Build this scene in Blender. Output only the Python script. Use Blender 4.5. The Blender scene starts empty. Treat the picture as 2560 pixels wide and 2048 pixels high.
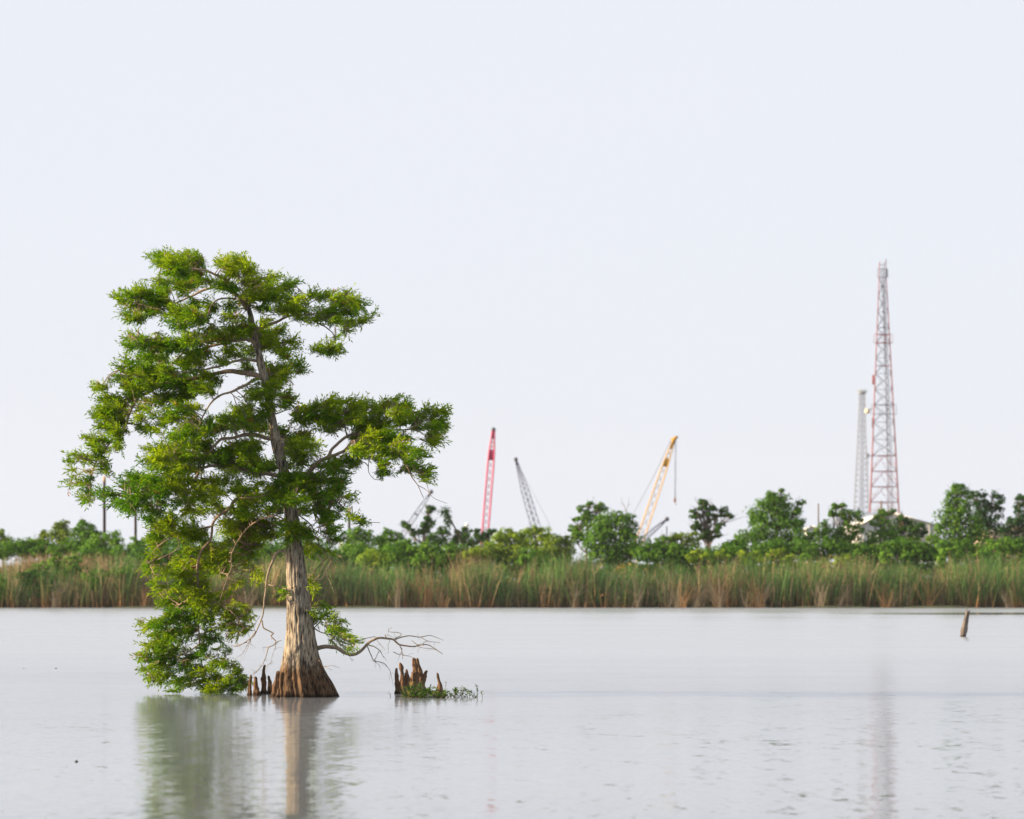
import bpy, math, random
import numpy as np

# ---------------------------------------------------------------- camera, sky, sun, exposure
scene = bpy.context.scene
COL = scene.collection
F = 9600.0          # focal length in photo pixels (2560 wide)
H = 2.8             # eye height above the water, metres
YH = 1430.0         # horizon row in the photo
YT = H * F / 312.0  # distance of the cypress

cam = bpy.data.cameras.new("camera")
cam_o = bpy.data.objects.new("camera", cam)
COL.objects.link(cam_o)
cam.sensor_width = 36.0
cam.lens = 36.0 * F / 2560.0
cam.shift_y = (YH - 1024.0) / 2560.0
cam_o.location = (0, 0, H)
cam_o.rotation_euler = (math.radians(90), 0, 0)
cam.clip_start = 0.5
cam.clip_end = 9000.0
cam.dof.use_dof = True
cam.dof.focus_distance = YT
cam.dof.aperture_fstop = 1.9
scene.camera = cam_o

SUN_EL, SUN_AZ = 17.0, -96.0     # azimuth clockwise from +Y (the view direction): from the left
world = bpy.data.worlds.new("World")
scene.world = world
world.use_nodes = True
wn = world.node_tree.nodes
wl = world.node_tree.links
wn.clear()
sky = wn.new("ShaderNodeTexSky")
sky.sky_type = 'NISHITA'
sky.sun_disc = False
sky.sun_elevation = math.radians(SUN_EL)
sky.sun_rotation = math.radians(SUN_AZ)
sky.dust_density = 2.0
sky.air_density = 1.0
veil = wn.new("ShaderNodeMix")           # thin even high cloud over the blue
veil.data_type = 'RGBA'
veil.inputs[0].default_value = 0.88
veil.inputs[7].default_value = (3.36, 3.49, 3.82, 1)
bg = wn.new("ShaderNodeBackground")
bg.inputs[1].default_value = 0.1
wo = wn.new("ShaderNodeOutputWorld")
wtc = wn.new("ShaderNodeTexCoord"); wmp = wn.new("ShaderNodeMapping"); wmp.inputs["Scale"].default_value = (1.6, 1.6, 5.0)
wnz = wn.new("ShaderNodeTexNoise"); wnz.inputs["Scale"].default_value = 2.2; wnz.inputs["Detail"].default_value = 3.0
wmr = wn.new("ShaderNodeMapRange"); wmr.inputs[1].default_value = 0.3; wmr.inputs[2].default_value = 0.7; wmr.inputs[3].default_value = 0.925; wmr.inputs[4].default_value = 1.0
wl.new(wtc.outputs["Generated"], wmp.inputs[0]); wl.new(wmp.outputs[0], wnz.inputs["Vector"]); wl.new(wnz.outputs[0], wmr.inputs[0]); wl.new(wmr.outputs[0], veil.inputs[0])
wl.new(sky.outputs[0], veil.inputs[6])
wl.new(veil.outputs[2], bg.inputs[0])
wl.new(bg.outputs[0], wo.inputs[0])

sun = bpy.data.lights.new("sun", 'SUN')
sun.energy = 5.0
sun.angle = math.radians(0.9)
sun.color = (1.0, 0.77, 0.50)
sun_o = bpy.data.objects.new("sun", sun)
COL.objects.link(sun_o)
sun_o.rotation_euler = (math.radians(90 - SUN_EL), 0, math.radians(180 - SUN_AZ))

scene.view_settings.view_transform = 'Standard'
scene.view_settings.look = 'None'
scene.view_settings.exposure = 1.3
scene.view_settings.gamma = 1.0
scene.view_settings.use_curve_mapping = False
scene.render.engine = 'CYCLES'
scene.cycles.use_denoising = True
scene.cycles.max_bounces = 7
scene.cycles.diffuse_bounces = 3
scene.cycles.glossy_bounces = 3
scene.cycles.transmission_bounces = 4
scene.cycles.volume_bounces = 1
scene.cycles.sample_clamp_indirect = 6.0

rng = np.random.default_rng(11)
random.seed(7)

# ---------------------------------------------------------------- helpers
def at(px, py, Y):
    """world point seen at photo pixel (px, py) at distance Y"""
    return np.array([(px - 1280.0) / F * Y, Y, H + (YH - py) / F * Y])

def water_y(py):
    return H * F / (py - YH)

def lin(r, g, b):
    f = lambda c: (c / 255 / 12.92) if c / 255 <= 0.04045 else ((c / 255 + 0.055) / 1.055) ** 2.4
    return (f(r), f(g), f(b))

class MB:
    """collects quads / tris of one mesh object"""
    def __init__(self):
        self.v, self.f3, self.f4, self.c, self.n = [], [], [], [], 0
    def add(self, v, f4=None, f3=None, col=None):
        v = np.asarray(v, float).reshape(-1, 3)
        if f4 is not None and len(f4): self.f4.append(np.asarray(f4, int).reshape(-1, 4) + self.n)
        if f3 is not None and len(f3): self.f3.append(np.asarray(f3, int).reshape(-1, 3) + self.n)
        c = np.ones((len(v), 3)) if col is None else np.broadcast_to(np.asarray(col, float), (len(v), 3))
        self.v.append(v); self.c.append(c); self.n += len(v)
        return self
    def tube(self, pts, rad, seg=6, col=None, cap=True):
        pts = np.asarray(pts, float); k = len(pts)
        rad = np.broadcast_to(np.asarray(rad, float), (k,))
        t = np.gradient(pts, axis=0)
        t /= np.linalg.norm(t, axis=1)[:, None] + 1e-12
        ref = np.array([0, 1.0, 0.03]) if abs(t[:, 1]).mean() < 0.8 else np.array([0.03, 0, 1.0])
        u = np.cross(t, ref); u /= np.linalg.norm(u, axis=1)[:, None] + 1e-12
        w = np.cross(t, u)
        a = np.arange(seg) * 2 * math.pi / seg + 0.3
        ring = pts[:, None] + rad[:, None, None] * (np.cos(a)[None, :, None] * u[:, None] + np.sin(a)[None, :, None] * w[:, None])
        v = ring.reshape(-1, 3)
        i = np.arange(k - 1)[:, None] * seg; j = np.arange(seg)[None]; j2 = (j + 1) % seg
        f = np.stack([i + j, i + j2, i + seg + j2, i + seg + j], -1).reshape(-1, 4)
        f3 = None
        if cap:
            v = np.vstack([v, pts[:1], pts[-1:]])
            b = (k - 1) * seg; jj = np.arange(seg); kk = (jj + 1) % seg
            f3 = np.vstack([np.stack([kk, jj, np.full(seg, k * seg)], -1), np.stack([b + jj, b + kk, np.full(seg, k * seg + 1)], -1)])
        return self.add(v, f, f3, col)
    def box(self, lo, hi, col=None):
        x0, y0, z0 = lo; x1, y1, z1 = hi
        v = [(x0,y0,z0),(x1,y0,z0),(x1,y1,z0),(x0,y1,z0),(x0,y0,z1),(x1,y0,z1),(x1,y1,z1),(x0,y1,z1)]
        return self.add(v, [(0,3,2,1),(4,5,6,7),(0,1,5,4),(1,2,6,5),(2,3,7,6),(3,0,4,7)], None, col)
    def bar(self, p, q, w, col=None):
        return self.tube([p, q], [w, w], 4, col)
    def leaves(self, base, d, side, L, W, col, bend=0.0):
        """diamond blades: base, direction, side vector, length, width"""
        n = len(base); L = np.broadcast_to(L, (n,))[:, None]; W = np.broadcast_to(W, (n,))[:, None]
        mid = base + d * L * 0.45
        tip = base + d * L + np.array([0, 0, -1.0]) * (np.broadcast_to(bend, (n,))[:, None] * L)
        v = np.stack([base, mid + side * W * 0.5, tip, mid - side * W * 0.5], 1).reshape(-1, 3)
        f = np.arange(n * 4).reshape(-1, 4)
        return self.add(v, f, None, np.repeat(np.broadcast_to(col, (n, 3)), 4, 0))
    def mesh(self, name, mat, smooth=False):
        me = bpy.data.meshes.new(name)
        v = np.vstack(self.v)
        f3 = np.vstack(self.f3) if self.f3 else np.zeros((0, 3), int)
        f4 = np.vstack(self.f4) if self.f4 else np.zeros((0, 4), int)
        me.vertices.add(len(v)); me.vertices.foreach_set("co", v.astype(np.float32).ravel())
        nl = f3.size + f4.size
        me.loops.add(nl); me.polygons.add(len(f3) + len(f4))
        me.loops.foreach_set("vertex_index", np.concatenate([f3.ravel(), f4.ravel()]).astype(np.int32))
        st = np.concatenate([np.arange(len(f3)) * 3, f3.size + np.arange(len(f4)) * 4]).astype(np.int32)
        me.polygons.foreach_set("loop_start", st)
        me.update(calc_edges=True)
        if smooth: me.polygons.foreach_set("use_smooth", np.ones(len(f3) + len(f4), bool))
        a = me.color_attributes.new("Col", 'FLOAT_COLOR', 'POINT')
        c = np.ones((len(v), 4), np.float32); c[:, :3] = np.vstack(self.c)
        a.data.foreach_set("color", c.ravel())
        me.materials.append(mat)
        return me
    def build(self, name, mat, parent=None, smooth=False, kind=None, loc=None):
        """link as one object; with loc the mesh is moved so that its origin lies there"""
        if loc is None and parent is not None: loc = parent.get("_w", None)
        if loc is not None:
            loc = np.array(list(loc), float)
            self.v = [x - loc for x in self.v]
        o = bpy.data.objects.new(name, self.mesh(name, mat, smooth))
        COL.objects.link(o)
        if parent is not None: o.parent = parent
        elif loc is not None: o.location = loc
        if loc is not None: o["_w"] = [float(t) for t in loc]
        if kind: o["kind"] = kind
        return o

def tag(o, label=None, cat=None, group=None, kind=None):
    if label: o["label"] = label
    if cat: o["category"] = cat
    if group: o["group"] = group
    if kind: o["kind"] = kind
    return o

def thing(name, loc, label, cat, group=None):
    o = bpy.data.objects.new(name, None)
    COL.objects.link(o)
    o.location = [float(t) for t in loc]; o.empty_display_size = 0.2
    o["_w"] = [float(t) for t in loc]
    return tag(o, label, cat, group)

def smooth_path(pts, n):
    """Catmull-Rom through pts (k x d), n samples"""
    p = np.asarray(pts, float)
    if len(p) == 2: return p[0] + (p[1] - p[0]) * np.linspace(0, 1, n)[:, None]
    q = np.vstack([2 * p[0] - p[1], p, 2 * p[-1] - p[-2]])
    s = np.concatenate([[0], np.cumsum(np.linalg.norm(np.diff(p[:, :2], axis=0), axis=1))]); s /= s[-1]
    u = np.linspace(0, 1, n)
    i = np.clip(np.searchsorted(s, u, side='right') - 1, 0, len(p) - 2)
    t = ((u - s[i]) / (s[i + 1] - s[i] + 1e-9))[:, None]
    a, b, c, d = q[i], q[i + 1], q[i + 2], q[i + 3]
    return 0.5 * (2*b + (c-a)*t + (2*a-5*b+4*c-d)*t**2 + (3*b-a-3*c+d)*t**3)

def unit(v):
    return v / (np.linalg.norm(v, axis=-1, keepdims=True) + 1e-12)

# ---------------------------------------------------------------- materials
def new_mat(name):
    m = bpy.data.materials.new(name); m.use_nodes = True
    nt = m.node_tree; nt.nodes.clear()
    out = nt.nodes.new("ShaderNodeOutputMaterial")
    return m, nt, out

def N(nt, t, **kw):
    n = nt.nodes.new(t)
    for k, v in kw.items(): setattr(n, k, v)
    return n

def noise(nt, scale, detail=4, rough=0.55, stretch=(1, 1, 1), coord="Object"):
    tc = N(nt, "ShaderNodeTexCoord"); mp = N(nt, "ShaderNodeMapping")
    mp.inputs["Scale"].default_value = stretch
    nz = N(nt, "ShaderNodeTexNoise")
    nz.inputs["Scale"].default_value = scale; nz.inputs["Detail"].default_value = detail
    nz.inputs["Roughness"].default_value = rough
    nt.links.new(tc.outputs[coord], mp.inputs[0]); nt.links.new(mp.outputs[0], nz.inputs["Vector"])
    return nz

def ramp(nt, fac, stops):
    r = N(nt, "ShaderNodeValToRGB")
    e = r.color_ramp.elements
    while len(e) < len(stops): e.new(0.5)
    for x, (p, c) in zip(e, stops):
        x.position = p; x.color = (*c, 1) if len(c) == 3 else c
    nt.links.new(fac, r.inputs[0])
    return r

def mat_leaf(name, trans=0.35, rough=0.55, tint=(1.25, 1.5, 0.6)):
    m, nt, out = new_mat(name)
    at_ = N(nt, "ShaderNodeAttribute", attribute_name="Col")
    d = N(nt, "ShaderNodeBsdfPrincipled"); d.inputs["Roughness"].default_value = rough
    d.inputs["Specular IOR Level"].default_value = 0.06
    t = N(nt, "ShaderNodeBsdfTranslucent"); mx = N(nt, "ShaderNodeMixShader")
    mul = N(nt, "ShaderNodeMix", data_type='RGBA', blend_type='MULTIPLY'); mul.inputs[0].default_value = 1
    mul.inputs[7].default_value = (*tint, 1)
    mx.inputs[0].default_value = trans
    nt.links.new(at_.outputs["Color"], d.inputs["Base Color"]); nt.links.new(at_.outputs["Color"], mul.inputs[6])
    nt.links.new(mul.outputs[2], t.inputs["Color"])
    nt.links.new(d.outputs[0], mx.inputs[1]); nt.links.new(t.outputs[0], mx.inputs[2])
    nt.links.new(mx.outputs[0], out.inputs[0])
    return m

def mat_bark(name, stops, scale=9.0, stretch=(1, 1, 0.12), bump=0.6, rough=0.9, dist=0.02, wet=None):
    """fibrous bark; stops colour the grain; wet = (z, colour): flood stain below z, its edge ragged"""
    m, nt, out = new_mat(name)
    p = N(nt, "ShaderNodeBsdfPrincipled"); p.inputs["Roughness"].default_value = rough
    p.inputs["Specular IOR Level"].default_value = 0.2
    n1 = noise(nt, scale, 6, 0.62, stretch)
    n2 = noise(nt, scale * 0.16, 3, 0.5)
    r1 = ramp(nt, n1.outputs[0], stops)
    mx = N(nt, "ShaderNodeMix", data_type='RGBA', blend_type='MULTIPLY'); mx.inputs[0].default_value = 0.75
    r2 = ramp(nt, n2.outputs[0], [(0.35, (0.74, 0.76, 0.74)), (0.65, (1.08, 1.02, 0.94))])
    nt.links.new(r1.outputs[0], mx.inputs[6]); nt.links.new(r2.outputs[0], mx.inputs[7])
    c = mx.outputs[2]
    if wet:
        geo = N(nt, "ShaderNodeNewGeometry"); sx = N(nt, "ShaderNodeSeparateXYZ")
        nt.links.new(geo.outputs["Position"], sx.inputs[0])
        nw = noise(nt, 5.0, 4, 0.6, (1, 1, 0.35))
        ad = N(nt, "ShaderNodeMath", operation='MULTIPLY_ADD'); ad.inputs[1].default_value = 1.1
        nt.links.new(nw.outputs[0], ad.inputs[0]); nt.links.new(sx.outputs[2], ad.inputs[2])
        mr = N(nt, "ShaderNodeMapRange"); mr.inputs[1].default_value = wet[0] + 0.38; mr.inputs[2].default_value = wet[0] + 0.75
        mr.inputs[3].default_value = 1; mr.inputs[4].default_value = 0
        nt.links.new(ad.outputs[0], mr.inputs[0])
        m2 = N(nt, "ShaderNodeMix", data_type='RGBA'); m2.inputs[7].default_value = (1, 1, 1, 1)
        mw = N(nt, "ShaderNodeMix", data_type='RGBA', blend_type='MULTIPLY'); mw.inputs[0].default_value = 1
        mw.inputs[7].default_value = (*wet[1], 1)
        nt.links.new(c, mw.inputs[6])
        nt.links.new(mr.outputs[0], m2.inputs[0]); nt.links.new(c, m2.inputs[6]); nt.links.new(mw.outputs[2], m2.inputs[7])
        # soaked ring just above the water
        mr2 = N(nt, "ShaderNodeMapRange"); mr2.inputs[1].default_value = 0.03; mr2.inputs[2].default_value = 0.10
        mr2.inputs[3].default_value = 0.3; mr2.inputs[4].default_value = 1
        nt.links.new(sx.outputs[2], mr2.inputs[0])
        m3 = N(nt, "ShaderNodeMix", data_type='RGBA', blend_type='MULTIPLY'); m3.inputs[0].default_value = 1
        nt.links.new(m2.outputs[2], m3.inputs[6]); nt.links.new(mr2.outputs[0], m3.inputs[7])
        c = m3.outputs[2]
    nt.links.new(c, p.inputs["Base Color"])
    b = N(nt, "ShaderNodeBump"); b.inputs["Strength"].default_value = bump; b.inputs["Distance"].default_value = dist
    nt.links.new(n1.outputs[0], b.inputs["Height"]); nt.links.new(b.outputs[0], p.inputs["Normal"])
    nt.links.new(p.outputs[0], out.inputs[0])
    return m

def mat_paint(name, col, rough=0.6, vary=0.25, metal=0.0, scale=2.0):
    m, nt, out = new_mat(name)
    p = N(nt, "ShaderNodeBsdfPrincipled"); p.inputs["Roughness"].default_value = rough; p.inputs["Metallic"].default_value = metal
    nz = noise(nt, scale, 5, 0.65)
    lo = tuple(x * (1 - vary) for x in col); hi = tuple(min(1, x * (1 + vary * 0.5)) for x in col)
    r = ramp(nt, nz.outputs[0], [(0.35, lo), (0.65, hi)])
    nt.links.new(r.outputs[0], p.inputs["Base Color"]); nt.links.new(p.outputs[0], out.inputs[0])
    return m

M_CYP = mat_bark("cypress_bark", [(0.37, (0.04, 0.034, 0.03)), (0.46, (0.20, 0.172, 0.142)), (0.58, (0.40, 0.35, 0.285)), (0.8, (0.52, 0.47, 0.40))],
                 scale=24, stretch=(1, 1, 0.16), bump=1.0, dist=0.05, wet=(0.74, (0.36, 0.26, 0.195)))
M_LIMB = mat_bark("limb_bark", [(0.3, (0.15, 0.115, 0.09)), (0.55, (0.27, 0.205, 0.155)), (0.75, (0.37, 0.30, 0.235))], scale=18, stretch=(1, 1, 1), bump=0.5)
M_DEAD = mat_bark("dead_wood", [(0.3, (0.17, 0.13, 0.10)), (0.6, (0.29, 0.235, 0.18)), (0.8, (0.38, 0.33, 0.27))], scale=20, stretch=(1, 1, 1), bump=0.4)
M_KNEE = mat_bark("knee_bark", [(0.3, (0.04, 0.024, 0.016)), (0.5, (0.13, 0.075, 0.045)), (0.75, (0.23, 0.14, 0.085))], scale=22, stretch=(1, 1, 0.15), bump=0.8, dist=0.02, wet=(-0.45, (0.8, 0.7, 0.6)))
M_TRUNK = mat_bark("tree_trunk_bark", [(0.3, (0.08, 0.065, 0.05)), (0.7, (0.22, 0.18, 0.14))], scale=6, bump=0.4)
M_NEEDLE = mat_leaf("cypress_needles", 0.5, 0.55, (1.3, 1.35, 0.5))
M_LEAF = mat_leaf("broad_leaves", 0.30, 0.6, (1.2, 1.4, 0.6))
M_REED = mat_leaf("reed_blades", 0.25, 0.6, (1.1, 1.1, 0.8))
# ---------------------------------------------------------------- water, bank, far ground
def make_water():
    m, nt, out = new_mat("lake_water")
    L = nt.links
    p = N(nt, "ShaderNodeBsdfPrincipled")
    p.inputs["Base Color"].default_value = (0.155, 0.172, 0.188, 1)
    p.inputs["IOR"].default_value = 1.333
    geo = N(nt, "ShaderNodeNewGeometry")
    def nz(sx, sy, detail, off):
        mp = N(nt, "ShaderNodeMapping"); mp.inputs["Scale"].default_value = (sx, sy, 1); mp.inputs["Location"].default_value = (off, off * 2.3, off)
        n = N(nt, "ShaderNodeTexNoise"); n.inputs["Scale"].default_value = 1; n.inputs["Detail"].default_value = detail; n.inputs["Roughness"].default_value = 0.6
        L.new(geo.outputs["Position"], mp.inputs[0]); L.new(mp.outputs[0], n.inputs["Vector"])
        return n
    # ripples, longer across the view than along it, plus a slow swell and ruffled / calm patches
    a = nz(2.6, 1.1, 5, 3.1)
    b = nz(0.35, 0.16, 3, 11.7)
    patch = nz(0.035, 0.06, 3, 5.3)
    pm = N(nt, "ShaderNodeMapRange"); pm.inputs[1].default_value = 0.38; pm.inputs[2].default_value = 0.64
    pm.inputs[3].default_value = 0.55; pm.inputs[4].default_value = 1.0
    L.new(patch.outputs[0], pm.inputs[0])
    # a calm slick close under the far bank on the right
    sx = N(nt, "ShaderNodeSeparateXYZ"); L.new(geo.outputs["Position"], sx.inputs[0])
    def mrange(src, a0, a1, b0, b1):
        r = N(nt, "ShaderNodeMapRange"); r.inputs[1].default_value = a0; r.inputs[2].default_value = a1
        r.inputs[3].default_value = b0; r.inputs[4].default_value = b1; L.new(src, r.inputs[0]); return r.outputs[0]
    def mul(x, y):
        q = N(nt, "ShaderNodeMath", operation='MULTIPLY'); L.new(x, q.inputs[0])
        if isinstance(y, (int, float)): q.inputs[1].default_value = y
        else: L.new(y, q.inputs[1])
        return q.outputs[0]
    nse = nz(0.08, 0.05, 2, 1.9)
    wob = N(nt, "ShaderNodeMath", operation='MULTIPLY_ADD'); wob.inputs[1].default_value = 6.0
    L.new(nse.outputs[0], wob.inputs[0]); L.new(sx.outputs[1], wob.inputs[2])
    sl = mul(mul(mrange(wob.outputs[0], 253, 255, 0, 1), mrange(wob.outputs[0], 265, 267.5, 1, 0)), mrange(sx.outputs[0], 19, 31, 0, 1))
    inv = N(nt, "ShaderNodeMath", operation='SUBTRACT'); inv.inputs[0].default_value = 1; L.new(sl, inv.inputs[1])
    amp = mul(mul(pm.outputs[0], inv.outputs[0]), mrange(sx.outputs[1], 55, 160, 1, 0.4))
    wind = mul(mrange(sx.outputs[1], 50, 140, 0.06, 0.21), 1.0)
    def vec(n, s):
        v = N(nt, "ShaderNodeVectorMath", operation='SUBTRACT'); v.inputs[1].default_value = (0.5, 0.5, 0.5); L.new(n.outputs["Color"], v.inputs[0])
        w = N(nt, "ShaderNodeVectorMath", operation='MULTIPLY'); w.inputs[1].default_value = s; L.new(v.outputs[0], w.inputs[0]); return w.outputs[0]
    ad = N(nt, "ShaderNodeVectorMath", operation='ADD'); L.new(vec(a, (0.06, 0.095, 0)), ad.inputs[0]); ad2 = N(nt, "ShaderNodeVectorMath", operation='ADD'); L.new(vec(b, (0.02, 0.03, 0)), ad2.inputs[0]); L.new(vec(nz(6.5, 3.2, 3, 7.7), (0.04, 0.08, 0)), ad2.inputs[1]); L.new(ad2.outputs[0], ad.inputs[1])
    sc_ = N(nt, "ShaderNodeVectorMath", operation='SCALE'); L.new(ad.outputs[0], sc_.inputs[0]); L.new(amp, sc_.inputs["Scale"])
    # wind ripples further out are steeper on their near faces
    tb_ = N(nt, "ShaderNodeCombineXYZ"); tb_.inputs[2].default_value = 1.0
    L.new(mul(mul(mrange(sx.outputs[1], 48, 135, 0.0, -0.045), mrange(pm.outputs[0], 0.35, 1, 0.75, 1.1)), inv.outputs[0]), tb_.inputs[1])
    up = N(nt, "ShaderNodeVectorMath", operation='ADD'); L.new(tb_.outputs[0], up.inputs[1]); L.new(sc_.outputs[0], up.inputs[0])
    nm = N(nt, "ShaderNodeVectorMath", operation='NORMALIZE'); L.new(up.outputs[0], nm.inputs[0])
    L.new(nm.outputs[0], p.inputs["Normal"])
    # lighter body colour further out, painted in place of stronger sky reflection
    sky_lift = N(nt, "ShaderNodeMix", data_type='RGBA'); sky_lift.inputs[6].default_value = (0.155, 0.174, 0.195, 1); sky_lift.inputs[7].default_value = (0.31, 0.345, 0.39, 1)
    L.new(mul(mrange(sx.outputs[1], 88, 135, 0, 1), mrange(patch.outputs[0], 0.3, 0.7, 0.8, 1.0)), sky_lift.inputs[0]); L.new(sky_lift.outputs[2], p.inputs["Base Color"])
    rg = N(nt, "ShaderNodeMath", operation='MULTIPLY_ADD'); rg.inputs[2].default_value = 0.02
    L.new(wind, rg.inputs[0]); L.new(mul(mrange(pm.outputs[0], 0.35, 1, 0.75, 1.0), inv.outputs[0]), rg.inputs[1])
    L.new(rg.outputs[0], p.inputs["Roughness"])
    L.new(p.outputs[0], out.inputs[0])
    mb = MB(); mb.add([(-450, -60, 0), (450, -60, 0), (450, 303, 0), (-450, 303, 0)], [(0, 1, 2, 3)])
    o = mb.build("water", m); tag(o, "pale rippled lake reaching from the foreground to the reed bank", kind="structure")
make_water()

def make_ground():
    m, nt, out = new_mat("marsh_soil")
    p = N(nt, "ShaderNodeBsdfPrincipled"); p.inputs["Roughness"].default_value = 0.95
    nz = noise(nt, 0.8, 6, 0.6)
    r = ramp(nt, nz.outputs[0], [(0.35, (0.03, 0.03, 0.016)), (0.6, (0.045, 0.065, 0.024)), (0.75, (0.06, 0.095, 0.03))])
    nt.links.new(r.outputs[0], p.inputs["Base Color"]); nt.links.new(p.outputs[0], out.inputs[0])
    xs = np.unique(np.concatenate([np.linspace(-450, -70, 20), np.linspace(-70, 70, 120), np.linspace(70, 450, 20)]))
    rows = [(299.6, -0.5), (300.0, -0.05), (300.5, 0.14), (303, 0.3), (312, 0.5), (330, 0.7), (420, 0.8), (900, 0.8), (2300, 0.8)]
    v = []
    for k, (y, z) in enumerate(rows):
        for x in xs:
            v.append((x, y + (0.35 * math.sin(x * 0.7) + 0.5 * math.sin(x * 0.13 + 1) if k < 4 else 0), z))
    n = len(xs); f = []
    for i in range(len(rows) - 1):
        for j in range(n - 1): f.append((i*n+j, i*n+j+1, (i+1)*n+j+1, (i+1)*n+j))
    MB().add(v, f).build("ground", m, smooth=True, kind="structure")
make_ground()

# ---------------------------------------------------------------- the cypress
S = YT / F          # metres per photo pixel at the tree
BASE = at(772, 1742, YT)
cyp = thing("cypress_tree", (BASE[0], YT, 0), "large green bald cypress with flared fluted trunk standing alone in the water", "tree")

# trunk: centre line, left and right edge rows traced up the stem
TR = [(1760, 694, 850), (1742, 701, 841), (1720, 700, 831), (1702, 700, 821), (1672, 704, 805), (1641, 710, 797), (1611, 713, 792), (1581, 716, 787),
      (1551, 717, 781), (1521, 717.5, 776), (1491, 717, 773), (1461, 717, 769), (1430, 716, 765), (1400, 715, 761), (1370, 714, 756),
      (1330, 712, 751), (1282, 711, 745), (1230, 704, 733), (1174, 697, 722), (1128, 682, 710), (1103, 676, 704), (1070, 673, 695), (1026, 666, 686),
      (975, 660, 679), (925, 645, 666), (901, 641, 660), (878, 638, 653), (855, 633, 648), (809, 623, 636), (785, 620, 633), (762, 612, 623)]
def make_trunk():
    tr = np.array(TR, float)[::-1]                      # top first -> increasing py
    pys = np.concatenate([np.linspace(762, 1500, 150), np.linspace(1504, 1760, 110)])[::-1]
    lf = np.interp(pys, tr[:, 0], tr[:, 1]); rt = np.interp(pys, tr[:, 0], tr[:, 2])
    ker = np.ones(7) / 7
    pad = lambda a: np.convolve(np.pad(a, 3, mode='edge'), ker, 'valid')
    lf, rt = pad(lf), pad(rt)
    seg = 168
    th = np.arange(seg) * 2 * math.pi / seg
    z = H + (YH - pys) / F * YT
    cx = ((lf + rt) / 2 - 1280) * S; r = (rt - lf) / 2 * S
    low = np.clip((pys - 1575) / 150, 0, 1)
    # buttress flutes
    ph = rng.uniform(0, 6.28, 8)
    fl = np.zeros((len(pys), seg))
    angs = np.sort(np.array([0.2, 0.75, 1.25, 1.9, 2.45, 3.0, 3.55, 3.95, 4.25, 4.62, 4.95, 5.35, 5.8]) + rng.normal(0, 0.06, 13))
    wd = rng.uniform(0.10, 0.2, 13)
    for a, w in zip(angs, wd):
        d = np.abs((th[None] - a - 0.15 * np.sin(pys[:, None] / 45 + a * 3) * (1 - low[:, None]) + np.pi) % (2 * np.pi) - np.pi)
        g = np.clip(1 - d / (w * 1.7), 0, 1)
        fl = np.maximum(fl, g ** 0.7 * (0.75 + 0.25 * math.sin(a * 7)))
    groove = (fl - 0.62) * 0.42
    # fibrous bark ridges, drifting a little as they climb
    br = np.zeros_like(fl)
    for k in range(1, 5):
        fq = [17, 23, 31, 43][k - 1]
        drift = 0.5 * np.sin(pys[:, None] / (60 + 20 * k) + ph[k]) + 0.25 * np.sin(pys[:, None] / 19 + ph[k] * 2)
        br += np.abs(np.sin(th[None] * fq / 2 + drift * 2 + ph[k])) ** 0.6 * 0.5 ** (k * 0.5)
    br = (br - br.mean())
    brk = np.sin(pys[:, None] / 7.3 + np.floor(th[None] * 17 / 6.28) * 2.1) * 0.3
    amp_b = 0.034 * np.clip(r / 0.3, 0.35, 1)[:, None]
    rr = r[:, None] * (1 + groove * low[:, None] ** 0.8) + amp_b * (br + brk * 0.35) * (1 - 0.45 * low[:, None])
    # lumps and an old branch scar half way up
    kn = np.exp(-(((pys[:, None] - 1478) / 14) ** 2) - (((th[None] - 4.7 + np.pi) % (2*np.pi) - np.pi) / 0.22) ** 2)
    kh = np.exp(-(((pys[:, None] - 1480) / 8) ** 2) - (((th[None] - 4.78 + np.pi) % (2*np.pi) - np.pi) / 0.10) ** 2)
    rr += 0.06 * kn - 0.12 * kh
    X = cx[:, None] + rr * np.cos(th)[None]
    Y = YT + rr * np.sin(th)[None]
    v = np.stack([X, Y, np.repeat(z[:, None], seg, 1)], -1).reshape(-1, 3)
    i = np.arange(len(pys) - 1)[:, None] * seg; j = np.arange(seg)[None]; j2 = (j + 1) % seg
    f = np.stack([i + j, i + j2, i + seg + j2, i + seg + j], -1).reshape(-1, 4)
    MB().add(v, f).build("trunk", M_CYP, cyp, smooth=True)
make_trunk()

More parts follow.
